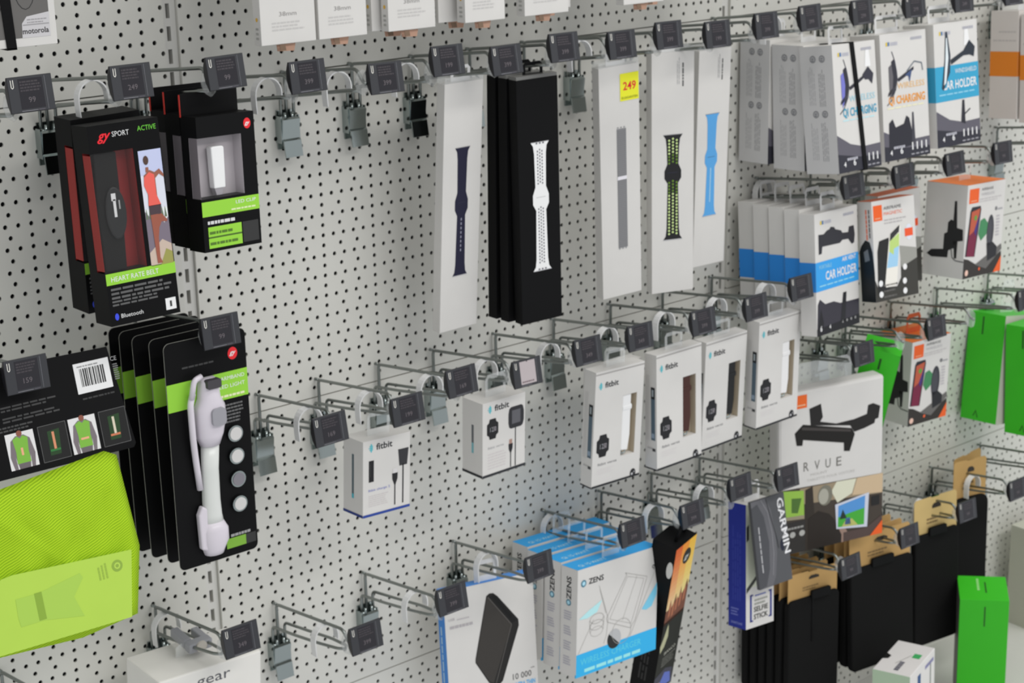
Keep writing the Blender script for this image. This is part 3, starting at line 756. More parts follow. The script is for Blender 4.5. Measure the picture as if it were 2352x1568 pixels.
for P in (c.left(), c.front()):
    P.rect(0, .395, 1, .625, 'c8741e', 1); P.small(.1, .72, .95, .76, 1, 'a8a4a2', 1, fill=.3); P.small(.3, .80, .95, .84, 1, 'a8a4a2', 1, fill=.3, seed=3); P.build('band_print', c.root)
c.tab(34, y=25)
again(c.root, (1438, 147, 1, 0, -4, 2), 'pale box with wide orange band, nearest the aisle and mostly outside the picture')

# ---- portable air vent holders
c = Carton('vent_holder_box', (860.1, 158, -232.2, 120.8, 177.1, 26.2, 9.4, -5.1, 2.9), 'front white box with blue band reading PORTABLE AIR VENT CAR HOLDER', 'box', 'white and blue car holder boxes in one stack')
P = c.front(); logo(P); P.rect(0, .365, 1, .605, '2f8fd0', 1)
P.poly([(.077, .828), (.195, .823), (.277, .848), (.332, .852), (.36, .869), (.441, .861), (.468, .84), (.603, .818), (.63, .796), (.769, .789), (.789, .834), (.901, .835), (.925, .76), (.905, .691), (.848, .684), (.766, .734), (.627, .738), (.57, .718), (.161, .725), (.142, .669), (.078, .666)], '26262c', 3)
P.text('PORTABLE', .08, .545, 5.5, '8cc4ec', 4, fit=34); P.text('AIR VENT', .94, .56, 6.2, 'eaf4fb', 4, 'r', fit=40, bold=True); P.text('CAR HOLDER', .95, .445, 12.5, 'eef6fb', 4, 'r', fit=88, bold=True); P.small(.08, .40, .92, .42, 1, '86c0e6', 3)
P.poly([(0, .0), (1, 0), (1, .21), (.55, .22), (.40, .25), (.20, .25), (.08, .30), (.03, .26)], '2c2a33', 2); P.poly([(.02, .06), (.10, .22), (.16, .10), (.12, 0), (0, 0)], '15151a', 3); P.poly([(.55, .06), (.62, .30), (.70, .30), (.66, .06)], '18181d', 4)
P.poly([(0, .0), (1, 0), (1, .08), (0, .06)], '131318', 4); P.text('6', .07, .035, 8, 'e8e8e8', 6, bold=True); P.text('4', .28, .035, 6, 'e8e8e8', 6, bold=True); icons(P, .60, .90, .06, 2.2, 'd8d8dc', 4); P.build('front_print', c.root)
P = c.left(); P.rect(0, .365, 1, .605, '2478c4', 1); P.build('side_print', c.root)  # side band deeper blue than the front, shade mixed into the ink
c.tab(27, y=14, ww=40)
for k, (dx, dd, dz, lb) in enumerate(((1, 28.5, 1, 'second white and blue car holder box behind the front one'), (0, 57, 1, 'third white and blue car holder box, middle of the stack'), (-1, 85.5, 0, 'fourth white and blue car holder box of the stack'), (-1, 114, 0, 'last white and blue car holder box nearest the wall'))):
    again(c.root, (860 + dx, 158 - dd, -231 + dz, 9 - k * .7, -5, 2.8), lb)

# ---- white and orange car mount boxes
OR = 'd9571f'
def otop(c, col='e0702f'):
    P = c.top(); P.rect(0, 0, 1, 1, col, 1); P.build('top_print', c.root)
c = Carton('magnetic_mount_box', (976.2, 171.4, -217.6, 96.7, 149.3, 27.2, -1.7, -8.2, 1.9), 'white magnetic mount box with orange top and phone map picture', 'box', 'white magnetic mount boxes with orange tops'); otop(c, 'b85c38')
P = c.front(); P.rect(.03, .80, .235, .955, OR, 1); P.small(.07, .82, .19, .84, 1, 'f0a080', 2)
P.text('AIRFRAME', .27, .90, 4.8, '3a3a3c', 2, fit=40); P.text('MAGNETIC', .27, .845, 5, 'd86848', 2, fit=42); P.small(.27, .76, .80, .82, 2, 'a09c9c', 2, fill=.4); P.rect(.74, .60, .93, .68, 'e0502c', 2); P.circ(.84, .68, 6, 'c4c8e0', 1); P.circ(.84, .60, 6, 'c4c8e0', 1)
P.poly([(0, 0), (1, 0), (1, .40), (.78, .40), (.62, .48), (.60, .20), (.50, .12), (.06, .14), (0, .22)], '34332f', 1); P.poly([(.60, .52), (1, .47), (1, .37), (.62, .30)], '8a8a84', 2)
P.poly([(.05, .08), (.08, .50), (.13, .60), (.35, .62), (.38, .5), (.32, .10)], '1e1e1e', 3)
P.poly([(.22, .16), (.36, .60), (.40, .66), (.62, .74), (.64, .70), (.50, .16), (.46, .13), (.24, .13)], 'd4d0c8', 4); P.poly([(.37, .58), (.40, .655), (.62, .73), (.60, .66), (.39, .585)], '2c2c2e', 5)
P.poly([(.28, .32), (.35, .48), (.585, .52), (.53, .32)], '8fb8d4', 5); P.poly([(.35, .48), (.37, .58), (.605, .65), (.585, .52), (.46, .50), (.45, .44)], 'a8c070', 6)
for u, v in ((.10, .18), (.10, .07), (.68, .30), (.66, .16), (.66, .06)): P.circ(u + .02, v, 4.6, 'd8d6d4', 6)
P.small(.18, .03, .52, .20, 3, '5a5856', 4, fill=.3); P.build('front_print', c.root)
P = c.left(); P.poly([(0, 0), (1, 0), (1, .30), (.92, .50), (.75, .60), (.45, .62), (.15, .56), (0, .50)], '15191b', 1); P.poly([(.30, .50), (.60, .53), (.70, .42), (.36, .40)], '6a6c6c', 2); P.small(.55, .62, .70, .93, 1, 'd86848', 2, fill=.6, vert=True); P.small(.75, .64, .88, .93, 1, '4a4a4c', 2, fill=.6, vert=True); P.build('side_print', c.root); mg = c.root
again(mg, (1100.1, 86.4, -238, -3.9, -4.1, -1.1), 'white magnetic mount box mostly hidden behind and right of the front one')
def airbase(pose, label):
    c = Carton('charging_mount_box', pose, label, 'box', 'white car charger boxes with orange tops'); otop(c)
    P = c.front(); P.rect(.05, .80, .30, .955, OR, 1); P.small(.10, .82, .25, .84, 1, 'f0a080', 2)
    P.text('AIRBASE', .36, .92, 4.2, '4a4a4c', 2, fit=36); P.text('WIRELESS', .36, .865, 4.4, 'a8a6a8', 2, fit=40); P.small(.32, .80, .92, .85, 2, 'aca8a8', 2, fill=.4); P.circ(.78, .70, 3.4, '6a6a6c', 2); P.small(.82, .68, .96, .72, 1, '9a9a9c', 2)
    P.small(.80, .40, .92, .64, 7, 'a8a4a8', 2, seed=6)
    P.poly([(.03, .24), (.10, .72), (.14, .76), (.36, .76), (.38, .72), (.28, .22)], '24222a', 3); P.poly([(.06, .24), (.13, .71), (.35, .735), (.26, .22)], '6a1c38', 4)
    P.poly([(.10, .46), (.13, .71), (.35, .735), (.32, .60), (.22, .50)], 'a85038', 5); P.poly([(.22, .50), (.34, .68), (.31, .52), (.27, .44)], '3c2c6c', 6); P.circ(.24, .64, 4.2, '5c8a3c', 7)
    P.poly([(.34, .46), (.38, .60), (.48, .62), (.58, .56), (.56, .44), (.42, .38)], '3c7a50', 4); P.circ(.66, .46, 10.5, '33333a', 5, ry=27); P.circ(.64, .45, 7.5, '3f3f46', 6, ry=22)
    P.poly([(.60, .26), (.58, .34), (.74, .34), (.86, .28), (.86, .18), (.62, .14)], '1f1f24', 6)
    P.poly([(0, 0), (.98, 0), (1, .16), (.99, .22), (.60, .10), (.30, .14), (.12, .20), (0, .22)], '2b2724', 4); P.poly([(.30, .13), (.98, .30), (1, .24), (.6, .06)], '5c5a58', 5)
    P.poly([(.80, 0), (1, 0), (1, .17)], OR, 6); P.circ(.09, .06, 4.8, 'd8b0a0', 6); P.circ(.42, .075, 2.6, 'd85a30', 6); P.build('front_print', c.root)
    P = c.left(); K = '1f1f20'
    P.poly([(.093, .231), (.203, .281), (.49, .299), (.495, .464), (.567, .484), (.575, .59), (.644, .624), (.70, .615), (.706, .823), (.762, .826), (.80, .541), (.942, .531), (.959, .412), (.831, .399), (.824, .215), (.767, .211), (.745, .321), (.618, .29), (.606, .213), (.214, .2)], K, 2)
    P.line([(.68, .32), (.72, .22), (.80, .19), (1, .185)], 1.6, '4c4c4c', 3)
    P.rect(.72, .36, .80, .40, K, 2); P.build('side_print', c.root)
    return c
c = airbase((1223, 155.2, -231, 115.2, 148, 73, 5, -1.3, 3.6), 'deep white charging mount box with orange top, the upper of the two'); c.tab(30, y=40, m=CLEAR)
c = airbase((1189.3, 89.1, -489.3, 95.2, 143.3, 75.8, -3.3, .7, .8), 'deep white charging mount box with orange top, the lower one beside green boxes'); c.tab(34, y=40, m=ink('b4522c'))

# ---- green boxes
GRN = ink('34ac1e', rough=.45, spec=.35)
def green_marks(P, a=.5, low=True):
    P.rect(a - .02, .80, a + .02, .965, '1c4a16', 1)
    if low: P.poly([(a + .02, .10), (a - .06, .04), (a - .03, .04), (a + .02, .085), (a + .06, .03), (a + .09, .03)], '1c4a16', 1)
c = Carton('green_box', (1454.6, 84, -530, 106, 190, 75, -2, -3.6, 8.4), 'tall bright green box hanging at the right edge, the one nearer the wall', 'box', 'bright green boxes', GRN)
P = c.left(); green_marks(P, .4); P.build('side_print', c.root); P = c.front(); P.rect(0, 0, 1, 1, 'b4aea8', 1); P.build('front_print', c.root); c.tab(58, y=38, m=CLEAR)
c = Carton('green_box', (1460, 164, -532, 106, 192, 76, 0, -3.6, 1), 'tall bright green box cut by the right edge, in front of the other', 'box', 'bright green boxes', GRN)
P = c.left(); green_marks(P, .45); P.build('side_print', c.root); c.tab(58, y=38, m=CLEAR)
c = Carton('green_box', (1045.4, 120.8, -480, 46, 180, 58, 33.7, 11.3, -11.7), 'bright green box leaning behind the corner of the white tablet mount box', 'box', 'bright green boxes', GRN)
P = c.left(); P.rect(.48, .82, .54, .93, '1c4a16', 1); P.build('side_print', c.root); P = c.front(); P.rect(0, 0, 1, 1, 'b4b2ae', 1); P.rect(.12, 0, 1, .94, '2c2d2c', 2); P.build('front_print', c.root)  # dark front panel is the shadow of the gap, painted as colour
c = Carton('green_box', (1212, 205.6, -950, 79.3, 210, 78, -50.4, 6.3, -1.3), 'bright green box standing on the white shelf, corner towards the aisle', 'box', 'bright green boxes', GRN)
P = c.front(); P.rect(.50, .76, .53, .94, '205418', 1); P.build('front_print', c.root); P = c.top(); P.rect(.54, .3, .57, .75, '1c4a16', 1); P.small(.38, .4, .48, .9, 1, '8ac878', 1, vert=True); P.build('top_print', c.root)
P = c.left(); P.rect(0, 0, 1, 1, '6e6a68', 1); P.build('side_print', c.root)

# ---- fitness tracker accessories
GF = 'small white charger cartons'
LG = '8ba0a6'
def fitlogo(P, u, v, s=1.0):
    for dx, r in ((-2.6, .55), (-1.3, .8), (0, 1.0), (1.3, .8)):
        for dz in ((-1.6, 0, 1.6) if dx in (-1.3, 1.3) else ((-3, -1.5, 0, 1.5, 3) if dx == 0 else (0,))):
            P.circ(u + dx * s / P.w, v + dz * s / P.h, r * s * .8, '38a8b4', 2, n=8)
    P.text('fitbit', u + 5.4 * s / P.w, v - 2.4 * s / P.h, 5.6 * s, '25282c', 2, fit=17.8 * s, bold=True)
def watch(P, u, v, s=1.0):
    w, h = s / P.w, s / P.h
    P.poly([(u - 4.5 * w, v - 12 * h), (u + 4.5 * w, v - 12 * h), (u + 5.5 * w, v - 8 * h), (u + 8.5 * w, v - 6 * h), (u + 8.5 * w, v + 6 * h), (u + 5.5 * w, v + 8 * h), (u + 4.5 * w, v + 12 * h), (u - 4.5 * w, v + 12 * h), (u - 5.5 * w, v + 8 * h), (u - 8.5 * w, v + 6 * h), (u - 8.5 * w, v - 6 * h), (u - 5.5 * w, v - 8 * h)], '17171a', 2)
    P.text('12', u - 4 * w, v - 3 * h, 5.5 * s, '8c8c90', 4, fit=5 * s); P.text('30', u + 1.2 * w, v - 3 * h, 5.5 * s, 'a09aa0', 4, fit=4 * s)
FS = 1.38
c = Carton('charger_box', (53.9, 139.3, -343.1, 71.8, 94.8, 37.9, 2.2, 0, 3.5), 'small white tracker charger box with blue base line and cable picture', 'box', GF)
P = c.front(); fitlogo(P, .17, .90, FS); P.rect(.12, .455, .225, .735, '17171a', 2); P.rect(.145, .52, .155, .70, '3c3c3c', 3)
P.poly([(.74, .80), (.965, .80), (.935, .58), (.77, .58)], '2e2e31', 2); P.rect(.835, .075, .862, .60, '1d1d20', 2); P.poly([(.615, .50), (.735, .50), (.73, .42), (.685, .34), (.665, .34), (.62, .42)], '1d1d20', 2); P.rect(.663, .075, .687, .36, '1d1d20', 2); P.rect(.63, .50, .72, .56, 'c4c2c2', 2)
P.text('fitbit charge 2', .11, .33, 3.0, '6c74b0', 2, fit=33); P.small(.12, .13, .56, .29, 6, 'b4aeae', 1, fill=.35, seed=4); P.rect(0, 0, 1, .035, '233c86', 3); P.build('front_print', c.root)
P = c.left(); P.rect(0, 0, 1, .035, '1c3070', 2); P.rect(.44, .28, .54, .80, '4c5a60', 1); P.rect(.44, .22, .54, .28, '38a0b0', 1); P.build('side_print', c.root); c.tab(30, y=16, ww=34, m=CLEAR)
c = Carton('charger_box', (234.9, 143.1, -336.5, 72.3, 99.1, 38.2, 2.2, 2, .3), 'small white tracker charger box with black base line and watch picture', 'box', GF)
P = c.front(); fitlogo(P, .17, .90, FS); watch(P, .23, .635, 1.12)
P.poly([(.62, .58), (.66, .56), (.90, .56), (.94, .58), (.965, .64), (.965, .76), (.94, .83), (.90, .85), (.66, .85), (.62, .83), (.60, .76), (.60, .64)], '26262a', 2); P.rect(.68, .62, .88, .80, '55555a', 3)
P.rect(.757, .04, .778, .56, '1d1d20', 2); P.poly([(.605, .36), (.705, .36), (.70, .29), (.665, .23), (.648, .23), (.61, .29)], '1d1d20', 2); P.rect(.646, .04, .667, .25, '1d1d20', 2); P.rect(.62, .36, .69, .42, '9a7c70', 2)
P.text('fitbit versa', .12, .37, 3.2, '9a9a9c', 2, fit=27); P.small(.12, .10, .56, .33, 6, 'b8b2b2', 1, fill=.35, seed=5); P.rect(0, 0, 1, .035, '26282c', 3); P.build('front_print', c.root)
P = c.left(); P.rect(0, 0, 1, .035, '222428', 2); P.rect(.46, .44, .56, .68, '55585c', 1); P.rect(.46, .30, .56, .44, '6aa0a8', 1); P.build('side_print', c.root); c.tab(30, y=16, ww=34, m=CLEAR)
def band(pose, color, label, dark):
    c = Carton('wristband_box', pose, label, 'box', 'white wristband boxes with windows', window=(.58, .215, .87, .745, 10), liner=ink('a59a88', rough=.6))
    a, b, z0, z1, dep = c.win; BMt = ink(color, rough=.5); mb = MB()
    mb.prism([(a + 1, z0 + 8), (a + 14, z0 + 6), (a + 17, z0 + 28), (a + 16.5, z1 - 24), (a + 19, z1 - 21), (a + 19, z1 - 16), (a + 16.5, z1 - 14), (a + 16.5, z1 - .6), (a + .6, z1 - .6)], .9, 8, BMt)
    wb = mb.build('wristband', c.root, bevel=1.5)
    mb = MB(); mb.prism([(a + 1, z1 - 22), (a + 18, z1 - 22), (a + 18, z1 - 16), (a + 1, z1 - 16)], .2, 3, BMt); mb.build('band_keeper', wb, bevel=1)
    mb = MB(); mb.tube([(a + 3, 3, z0 + 3), (a + 10, 3, z0 + 3), (a + 12, 3, z0 + 8), (a + 8, 3, z0 + 13), (a + 3, 3, z0 + 10), (a + 3, 3, z0 + 3)], 1.2, CHROME); mb.build('buckle', wb)
    P = c.front(); fitlogo(P, .11, .875, FS); watch(P, .20, .355, 1.32); P.text('fitbit versa', .11, .185, 3.8, '6a6a6c', 2, fit=35); P.small(.11, .11, .46, .165, 3, 'c0bcbc', 1, fill=.35); P.small(.12, .05, .42, .065, 1, 'c8c4c4', 1)
    P.rect(0, 0, 1, .018, '1c1e22', 3); P.circ(.86, .035, 5.2, '1c1c1f', 4, ry=6.5); P.circ(.84, .03, 1.8, 'aeaeb0', 5); P.circ(.885, .045, 1.2, '8e8e90', 5); P.rect(0, .972, 1, .982, '8f8c8a', 1); P.build('front_print', c.root)
    P = c.left(); P.rect(.52, .26, .86, .72, '4c5c68', 1); P.rect(.52, .62, .86, .72, '15181c', 2); P.rect(.60, .64, .75, .70, '8c9498', 3); P.rect(.56, .28, .80, .32, '8090a0', 3); P.rect(.62, .165, .88, .19, '3c3c3e', 2); P.rect(.2, .18, .6, .195, 'a8a6a4', 2)
    for u in (.12, .2, .28, .36): P.rect(u, .25, u + .03, .82, 'b2b0ae', 1)
    P.rect(0, 0, 1, .012, '26282c', 2); P.build('side_print', c.root)
    c.tab(24, y=10, ww=34, m=CLEAR); return c
b1 = band((441.2, 134.2, -375.1, 88.7, 163.9, 21.7, -.3, 2.6, 1.4), 'd8d6d6', 'tall white wristband box with white band, leftmost of the four', 0)
again(b1.root, (469, 104, -384, 1, 2, 0), 'wristband box mostly hidden behind the leftmost of the four')
band((550.5, 141.9, -372.9, 89.4, 165, 22.1, 1.1, -.6, -.1), '3c1e18', 'tall white wristband box with dark brown leather band in its window', 1)
band((655.8, 127.8, -377.8, 88.3, 162, 22, 2.5, 2.4, .2), '151516', 'tall white wristband box with black band in its window', 1)
band((756.4, 140.3, -365.9, 89.3, 163, 22.3, 0, 1.7, -.6), 'd4d2d2', 'tall white wristband box with white band, rightmost of the four', 0)

# ---- power bank
BL = '3c7cc4'
c = Carton('power_bank_box', (252.8, 85.7, -645, 137.4, 160.1, 18, -9.6, -6.7, 1.9), 'white box with blue side and slanted black power bank picture', 'box', None)
P = c.top(); P.rect(0, 0, 1, 1, '4a86cc', 1); P.build('top_print', c.root)
P = c.left(); P.rect(0, 0, 1, 1, BL, 1); P.small(.3, .2, .6, .7, 1, 'a8c4e4', 2, vert=True); P.build('side_print', c.root)
P = c.front()
P.poly([(.466, .883), (.50, .90), (.544, .896), (.591, .86), (.809, .622), (.812, .567), (.60, .12), (.55, .085), (.446, .128), (.306, .333), (.309, .366)], '1c1b1a', 2)
P.poly([(.315, .36), (.468, .865), (.49, .87), (.729, .593), (.711, .552), (.495, .118), (.45, .14), (.312, .335)], '33302d', 3); P.poly([(.50, .872), (.544, .885), (.585, .855), (.79, .615), (.74, .60)], '0f0f10', 4)
P.line([(.48, .872), (.729, .590), (.52, .11)], 1.0, '55524f', 5); P.poly([(.53, .872), (.56, .868), (.745, .66), (.715, .645)], '060606', 5)
P.text('10 000', .925, .10, 8.5, '2b2b2d', 2, 'r', fit=29); P.text('mAh', .965, .165, 2.4, '6a6a6c', 2, 'r', fit=6); P.text('ULTRA THIN', .965, .03, 6.5, '3a9ad0', 2, 'r', fit=34, bold=True)
P.text('USB', .04, .74, 3.4, '9a9698', 2, fit=9); P.small(.13, .735, .27, .755, 1, 'aaa6a8', 2); P.small(.05, .67, .31, .70, 1, 'a09c9e', 2, fill=.8); P.build('front_print', c.root); c.tab(30, y=8)

# ---- wireless pads
GZ = 'white and blue charging pad boxes'
ZB = '2ba0dc'
c = Carton('charging_pad_box', (420.1, 154.7, -633.5, 159.4, 152.3, 31.3, 3, -2.1, 4.6), 'front white and blue charging pad box with line drawing of a phone', 'box', GZ)
P = c.top(); P.rect(0, 0, 1, 1, '2f96dc', 1); P.text('Qi 15 WATT', .08, .25, 7, 'b8ddf2', 2, fit=52); P.build('top_print', c.root)
P = c.left(); P.text('ZENS', .62, .92, 8.5, '1a1c1e', 2, 'r', fit=32, bold=True, rot=90); P.circ(.48, .68, 4.6, '3a6c80', 2); P.circ(.48, .68, 2.8, '9cc4d4', 3)
for i in range(4): P.small(.22, .10 + i * .14, .68, .19 + i * .14, 4, '9a98a4', 1, fill=.5, seed=i)
P.rect(.94, 0, 1, .03, ZB, 1); P.build('side_print', c.root)
P = c.front(); P.rect(0, 0, 1, .215, ZB, 1); P.text('WIRELESS CHARGER', .05, .105, 9, '55bdec', 2, fit=120); P.small(.10, .03, .82, .075, 1, '8cd0f0', 2, fill=.7)
P.text('ZENS', .13, .845, 7.5, '1b1d1f', 3, fit=29, bold=True); P.circ(.07, .865, 5, '3a6c80', 3); P.circ(.07, .865, 3, '9cc4d4', 4); P.text('qi', .92, .80, 8, '222426', 3, fit=7)
P.poly([(.02, .54), (.14, .60), (.30, .66), (.24, .56), (.12, .53)], 'a4cfe2', 2); P.poly([(.99, .65), (.80, .44), (.86, .42), (.93, .44), (.99, .54)], '70b8dc', 2)
LN = '9a9894'
P.line([(.02, .15 + .07), (.20, .50)], .6, LN, 3); P.line([(.66, .17 + .05), (.99, .83)], .6, LN, 3)
P.line([(.58, .84), (.86, .74), (.72, .36), (.66, .30), (.37, .43), (.36, .47), (.60, .82)], .7, LN, 3, True); P.line([(.61, .80), (.82, .73), (.67, .34), (.40, .45)], .5, LN, 3, True); P.line([(.73, .78), (.56, .40)], .5, LN, 3)
P.ring(.24, .50, 13, .7, LN, 3, ry=7); P.ring(.24, .44, 13, .6, LN, 3, ry=7); P.ring(.24, .38, 12, .5, LN, 3, ry=7); P.line([(.15, .50), (.16, .38)], .6, LN, 3); P.line([(.33, .50), (.32, .38)], .6, LN, 3)
P.line([(.26, .80), (.34, .58), (.38, .46), (.36, .30), (.33, .22 + .02)], .6, LN, 3); P.line([(.27, .76), (.35, .52)], .6, LN, 3)
P.circ(.46, .25, 13.5, '1f2122', 3, ry=14, n=14, a0=140, a1=320); P.circ(.46, .25, 13.5, 'a5a6a8', 3, ry=14, n=14, a0=-40, a1=140); P.ring(.55, .30, 19, .6, LN, 4, ry=18)
P.build('front_print', c.root); z1 = c.root
c.tab(30, y=16, m=CLEAR)
for X, Dp, Z, an, lb in ((421, 120.5, -633, (2.8, -2, 4.4), 'second blue topped charging pad box behind the front one'), (420, 86.5, -632, (2.2, -2, 4), 'third blue topped charging pad box counted from the front'), (423, 52.5, -631, (1.6, -2, 3.4), 'rearmost blue topped charging pad box nearest the wall')):
    again(z1, (X, Dp, Z) + an, lb)

# ---- black and orange box
c = Carton('bulb_box', (535, 148.2, -683.6, 53.8, 268, 38.6, 14, 13.2, -7.2), 'tall slanted black box with sunset orange front and dark hands picture', 'box', None, BLK)
P = c.front(); n = 14
for i in range(n):
    t = i / (n - 1); v0, v1 = .56 + .44 * i / n, .56 + .44 * (i + 1) / n
    P.rect(0, v0, .33, v1, '%02x%02x%02x' % (int(216 - 22 * t), int(196 - 110 * t), int(150 - 116 * t)), 1)
    P.rect(.33, v0, .66, v1, '%02x%02x%02x' % (int(222 - 10 * t), int(200 - 70 * t), int(150 - 110 * t)), 1)
    P.rect(.66, v0, 1, v1, '%02x%02x%02x' % (int(214 + 4 * t), int(204 - 40 * t), int(150 - 96 * t)), 1)
P.circ(.62, .90, 10.5, '1a1a18', 3, ry=13); P.text('gy', .62, .885, 8, 'bcbcb8', 4, 'c', bold=True, shear=.4)
P.poly([(0, .50), (0, .60), (.12, .60), (.18, .66), (.24, .60), (.34, .62), (.42, .68), (.46, .62), (.58, .63), (.64, .70), (.70, .64), (.82, .66), (.90, .72), (1, .66), (1, .50)], '6a4030', 2)
for i, (u, v) in enumerate(((.14, .57), (.30, .56), (.45, .58), (.62, .59), (.80, .61))): P.poly([(u, v - .03), (u + .09, v - .02), (u + .1, v + .05), (u + .05, v + .07), (u, v + .04)], 'a06448', 3)
P.rect(0, 0, 1, .52, '1c1d18', 2); P.poly([(0, .36), (.10, .40), (.26, .49), (.30, .46), (.34, .40), (.22, .34), (.05, .31)], 'a8a888', 4)
P.text('BIANCO', .30, .27, 5.5, 'b4b4a8', 4, fit=30); P.small(.25, .19, .92, .26, 4, '6c6c66', 3, fill=.4)
P.poly([(0, .0), (0, .14), (.5, .16), (.9, .12), (1, .0)], '3c3c48', 4); P.poly([(.2, .04), (.5, .13), (.8, .10), (.9, .02)], '5868b0', 5); P.circ(.22, .06, 7, 'b89a80', 6); P.circ(.5, .02, 7, '8c5038', 6)
P.build('front_print', c.root)
P = c.left(); P.circ(.86, .86, 5, 'b9b7b2', 1, ry=14); P.small(.3, .1, .7, .7, 3, '262626', 1, vert=True); P.build('side_print', c.root)
mb = MB(); mb.tube(bend([(-10, 12, 134), (6, 14, 158), (20, 16, 150), (22, 18, 134)], 10), 2.5, BLK); mb.build('carry_loop', c.root)

# ---- selfie stick and GPS packs
c = Carton('selfie_stick_box', (732.1, 134.1, -664.1, 63.5, 190.3, 34.2, 1.7, -5.9, 5.4), 'box with deep blue side and white front reading SELFIE STICK', 'box', None)
P = c.left(); P.rect(0, 0, 1, 1, '1c2a86', 1); P.small(.25, .22, .80, .84, 4, '34409a', 2, fill=.3, vert=True); P.text('SMARTLINE', .15, .03, 3.6, '8c94c8', 2, fit=22); P.small(.15, .10, .6, .17, 3, '6870b4', 2); P.build('side_print', c.root)
P = c.front(); P.rect(0, .33, 1, 1, 'c2c6b4', 1); P.poly([(.02, .29), (.30, .36), (.42, .40), (.40, .43), (.30, .40), (.02, .33)], '33352f', 2); P.poly([(.02, .70), (.10, .72), (.10, .84), (.02, .82)], '1c1c1c', 2); P.rect(.66, .345, .95, .365, '3a4070', 2)
B = '24307c'
for u0, u1, s in ((.14, .20, 1), (.86, .92, -1)):
    P.rect(u0, .05, u1, .27, B, 3); P.rect(u0 if s > 0 else u0 - .05, .05, u1 + (.05 if s > 0 else 0), .062, B, 3); P.rect(u0 if s > 0 else u0 - .05, .258, u1 + (.05 if s > 0 else 0), .27, B, 3)
P.text('SELFIE', .53, .125, 7.5, '3a3b34', 3, 'c', fit=32, bold=True); P.text('STICK', .53, .065, 7.5, '2a2b26', 3, 'c', fit=32, bold=True); P.small(.30, .18, .78, .24, 2, '8a8c84', 3, fill=.5); P.small(.32, .25, .72, .27, 1, '4c58a0', 3); P.build('front_print', c.root); c.tab(30, y=16)
c = Carton('gps_pack', (732.1, 156, -621.1, 64.9, 133.4, 6, -6.6, -9.2, -1.1), 'flat dark grey pack with white letters down its right edge, before the blue sided box', 'box', None, ink('4b4c4f', rough=.5))
P = c.front(); P.poly([(0, 1), (.42, 1), (.56, .86), (.62, .60), (.62, .35), (.52, .10), (.40, .0), (.0, .0)], '5a5a5e', 1); P.poly([(0, .93), (.18, .96), (.34, .80), (.42, .50), (.36, .20), (.22, .02), (0, .0)], '434448', 2)
P.line([(.30, .99), (.46, .84), (.53, .60), (.52, .36), (.44, .12)], .7, '8a8a8e', 3); P.line([(.44, .99), (.66, .50), (.68, .40)], 1.2, '2a2a2c', 3); P.small(.14, .18, .20, .72, 1, 'a6a6a8', 3, vert=True)
P.circ(.80, .42, 4, '1c2030', 2, ry=9); P.text('GARMIN', .76, .955, 11.5, 'd2d2d4', 4, fit=86, bold=True, rot=-86); P.build('front_print', c.root)

# ---- tablet mount box
c = Carton('tablet_mount_box', (899.7, 126.9, -554.4, 187.1, 263.5, 30, -17.6, .9, -2), 'large white tablet mount box with car interior photo below', 'box', None, bevel=5)
P = c.front(); K = '1c1a19'
P.poly([(.285, .883), (.393, .90), (.412, .816), (.388, .791), (.54, .759), (.711, .763), (.834, .779), (.844, .833), (.893, .838), (.962, .813), (.946, .74), (.915, .736), (.909, .713), (.811, .694), (.713, .684), (.675, .729), (.298, .78)], K, 3)
P.poly([(.149, .749), (.226, .794), (.688, .711), (.719, .671), (.672, .57), (.617, .578), (.615, .63), (.227, .70), (.221, .665), (.167, .672)], '14120f', 4); P.poly([(.215, .78), (.68, .705), (.68, .69), (.215, .762)], '3a3634', 5)
P.poly([(.10, .895), (.262, .895), (.262, .975), (.10, .975)], 'dc5f22', 3); P.small(.12, .91, .25, .925, 1, 'f0b090', 4)
for i, ch in enumerate('RVUE'): P.text(ch, .234 + i * .104, .502 - i * .003, 15, '5f5d58', 2, fit=9)
P.text('MOUNT', .30, .465, 4.2, 'a8a6a2', 2, fit=30); P.text('TABLETTE POUR VOITURE', .265, .433, 4.2, 'b0aeaa', 2, fit=86)
P.poly([(0, 0), (1, 0), (1, .386), (0, .412)], '3c352e', 1); P.poly([(.2, .30), (1, .26), (1, .386), (.2, .40)], '8a7c66', 2); P.poly([(.75, .39), (1, .385), (.998, .264), (.703, .287)], 'b8a284', 3); P.poly([(.55, .395), (.74, .388), (.70, .30), (.56, .26), (.5, .34)], 'c4c4b0', 3)
P.poly([(.036, .406), (.235, .385), (.242, .206), (.042, .22)], '86ac44', 4); P.poly([(.04, .24), (.242, .23), (.242, .206), (.042, .22)], '88806a', 5); P.poly([(.12, .26), (.18, .25), (.215, .34), (.12, .35)], '46662c', 5)
P.poly([(.25, 0), (.25, .385), (.32, .40), (.34, .20), (.32, 0)], '2c2620', 4); P.circ(.44, .325, 13, '6e6c60', 5, ry=17); P.circ(.425, .32, 9, '9a988c', 6, ry=13); P.poly([(.28, 0), (.28, .20), (.377, .234), (.48, .20), (.526, .163), (.602, .05), (.60, 0)], '231d18', 7)
P.poly([(.60, 0), (.54, .12), (.60, .14), (.70, .0)], '8c7468', 5)
P.poly([(.536, .251), (.865, .283), (.852, .063), (.551, .093)], 'b8bcc8', 8)
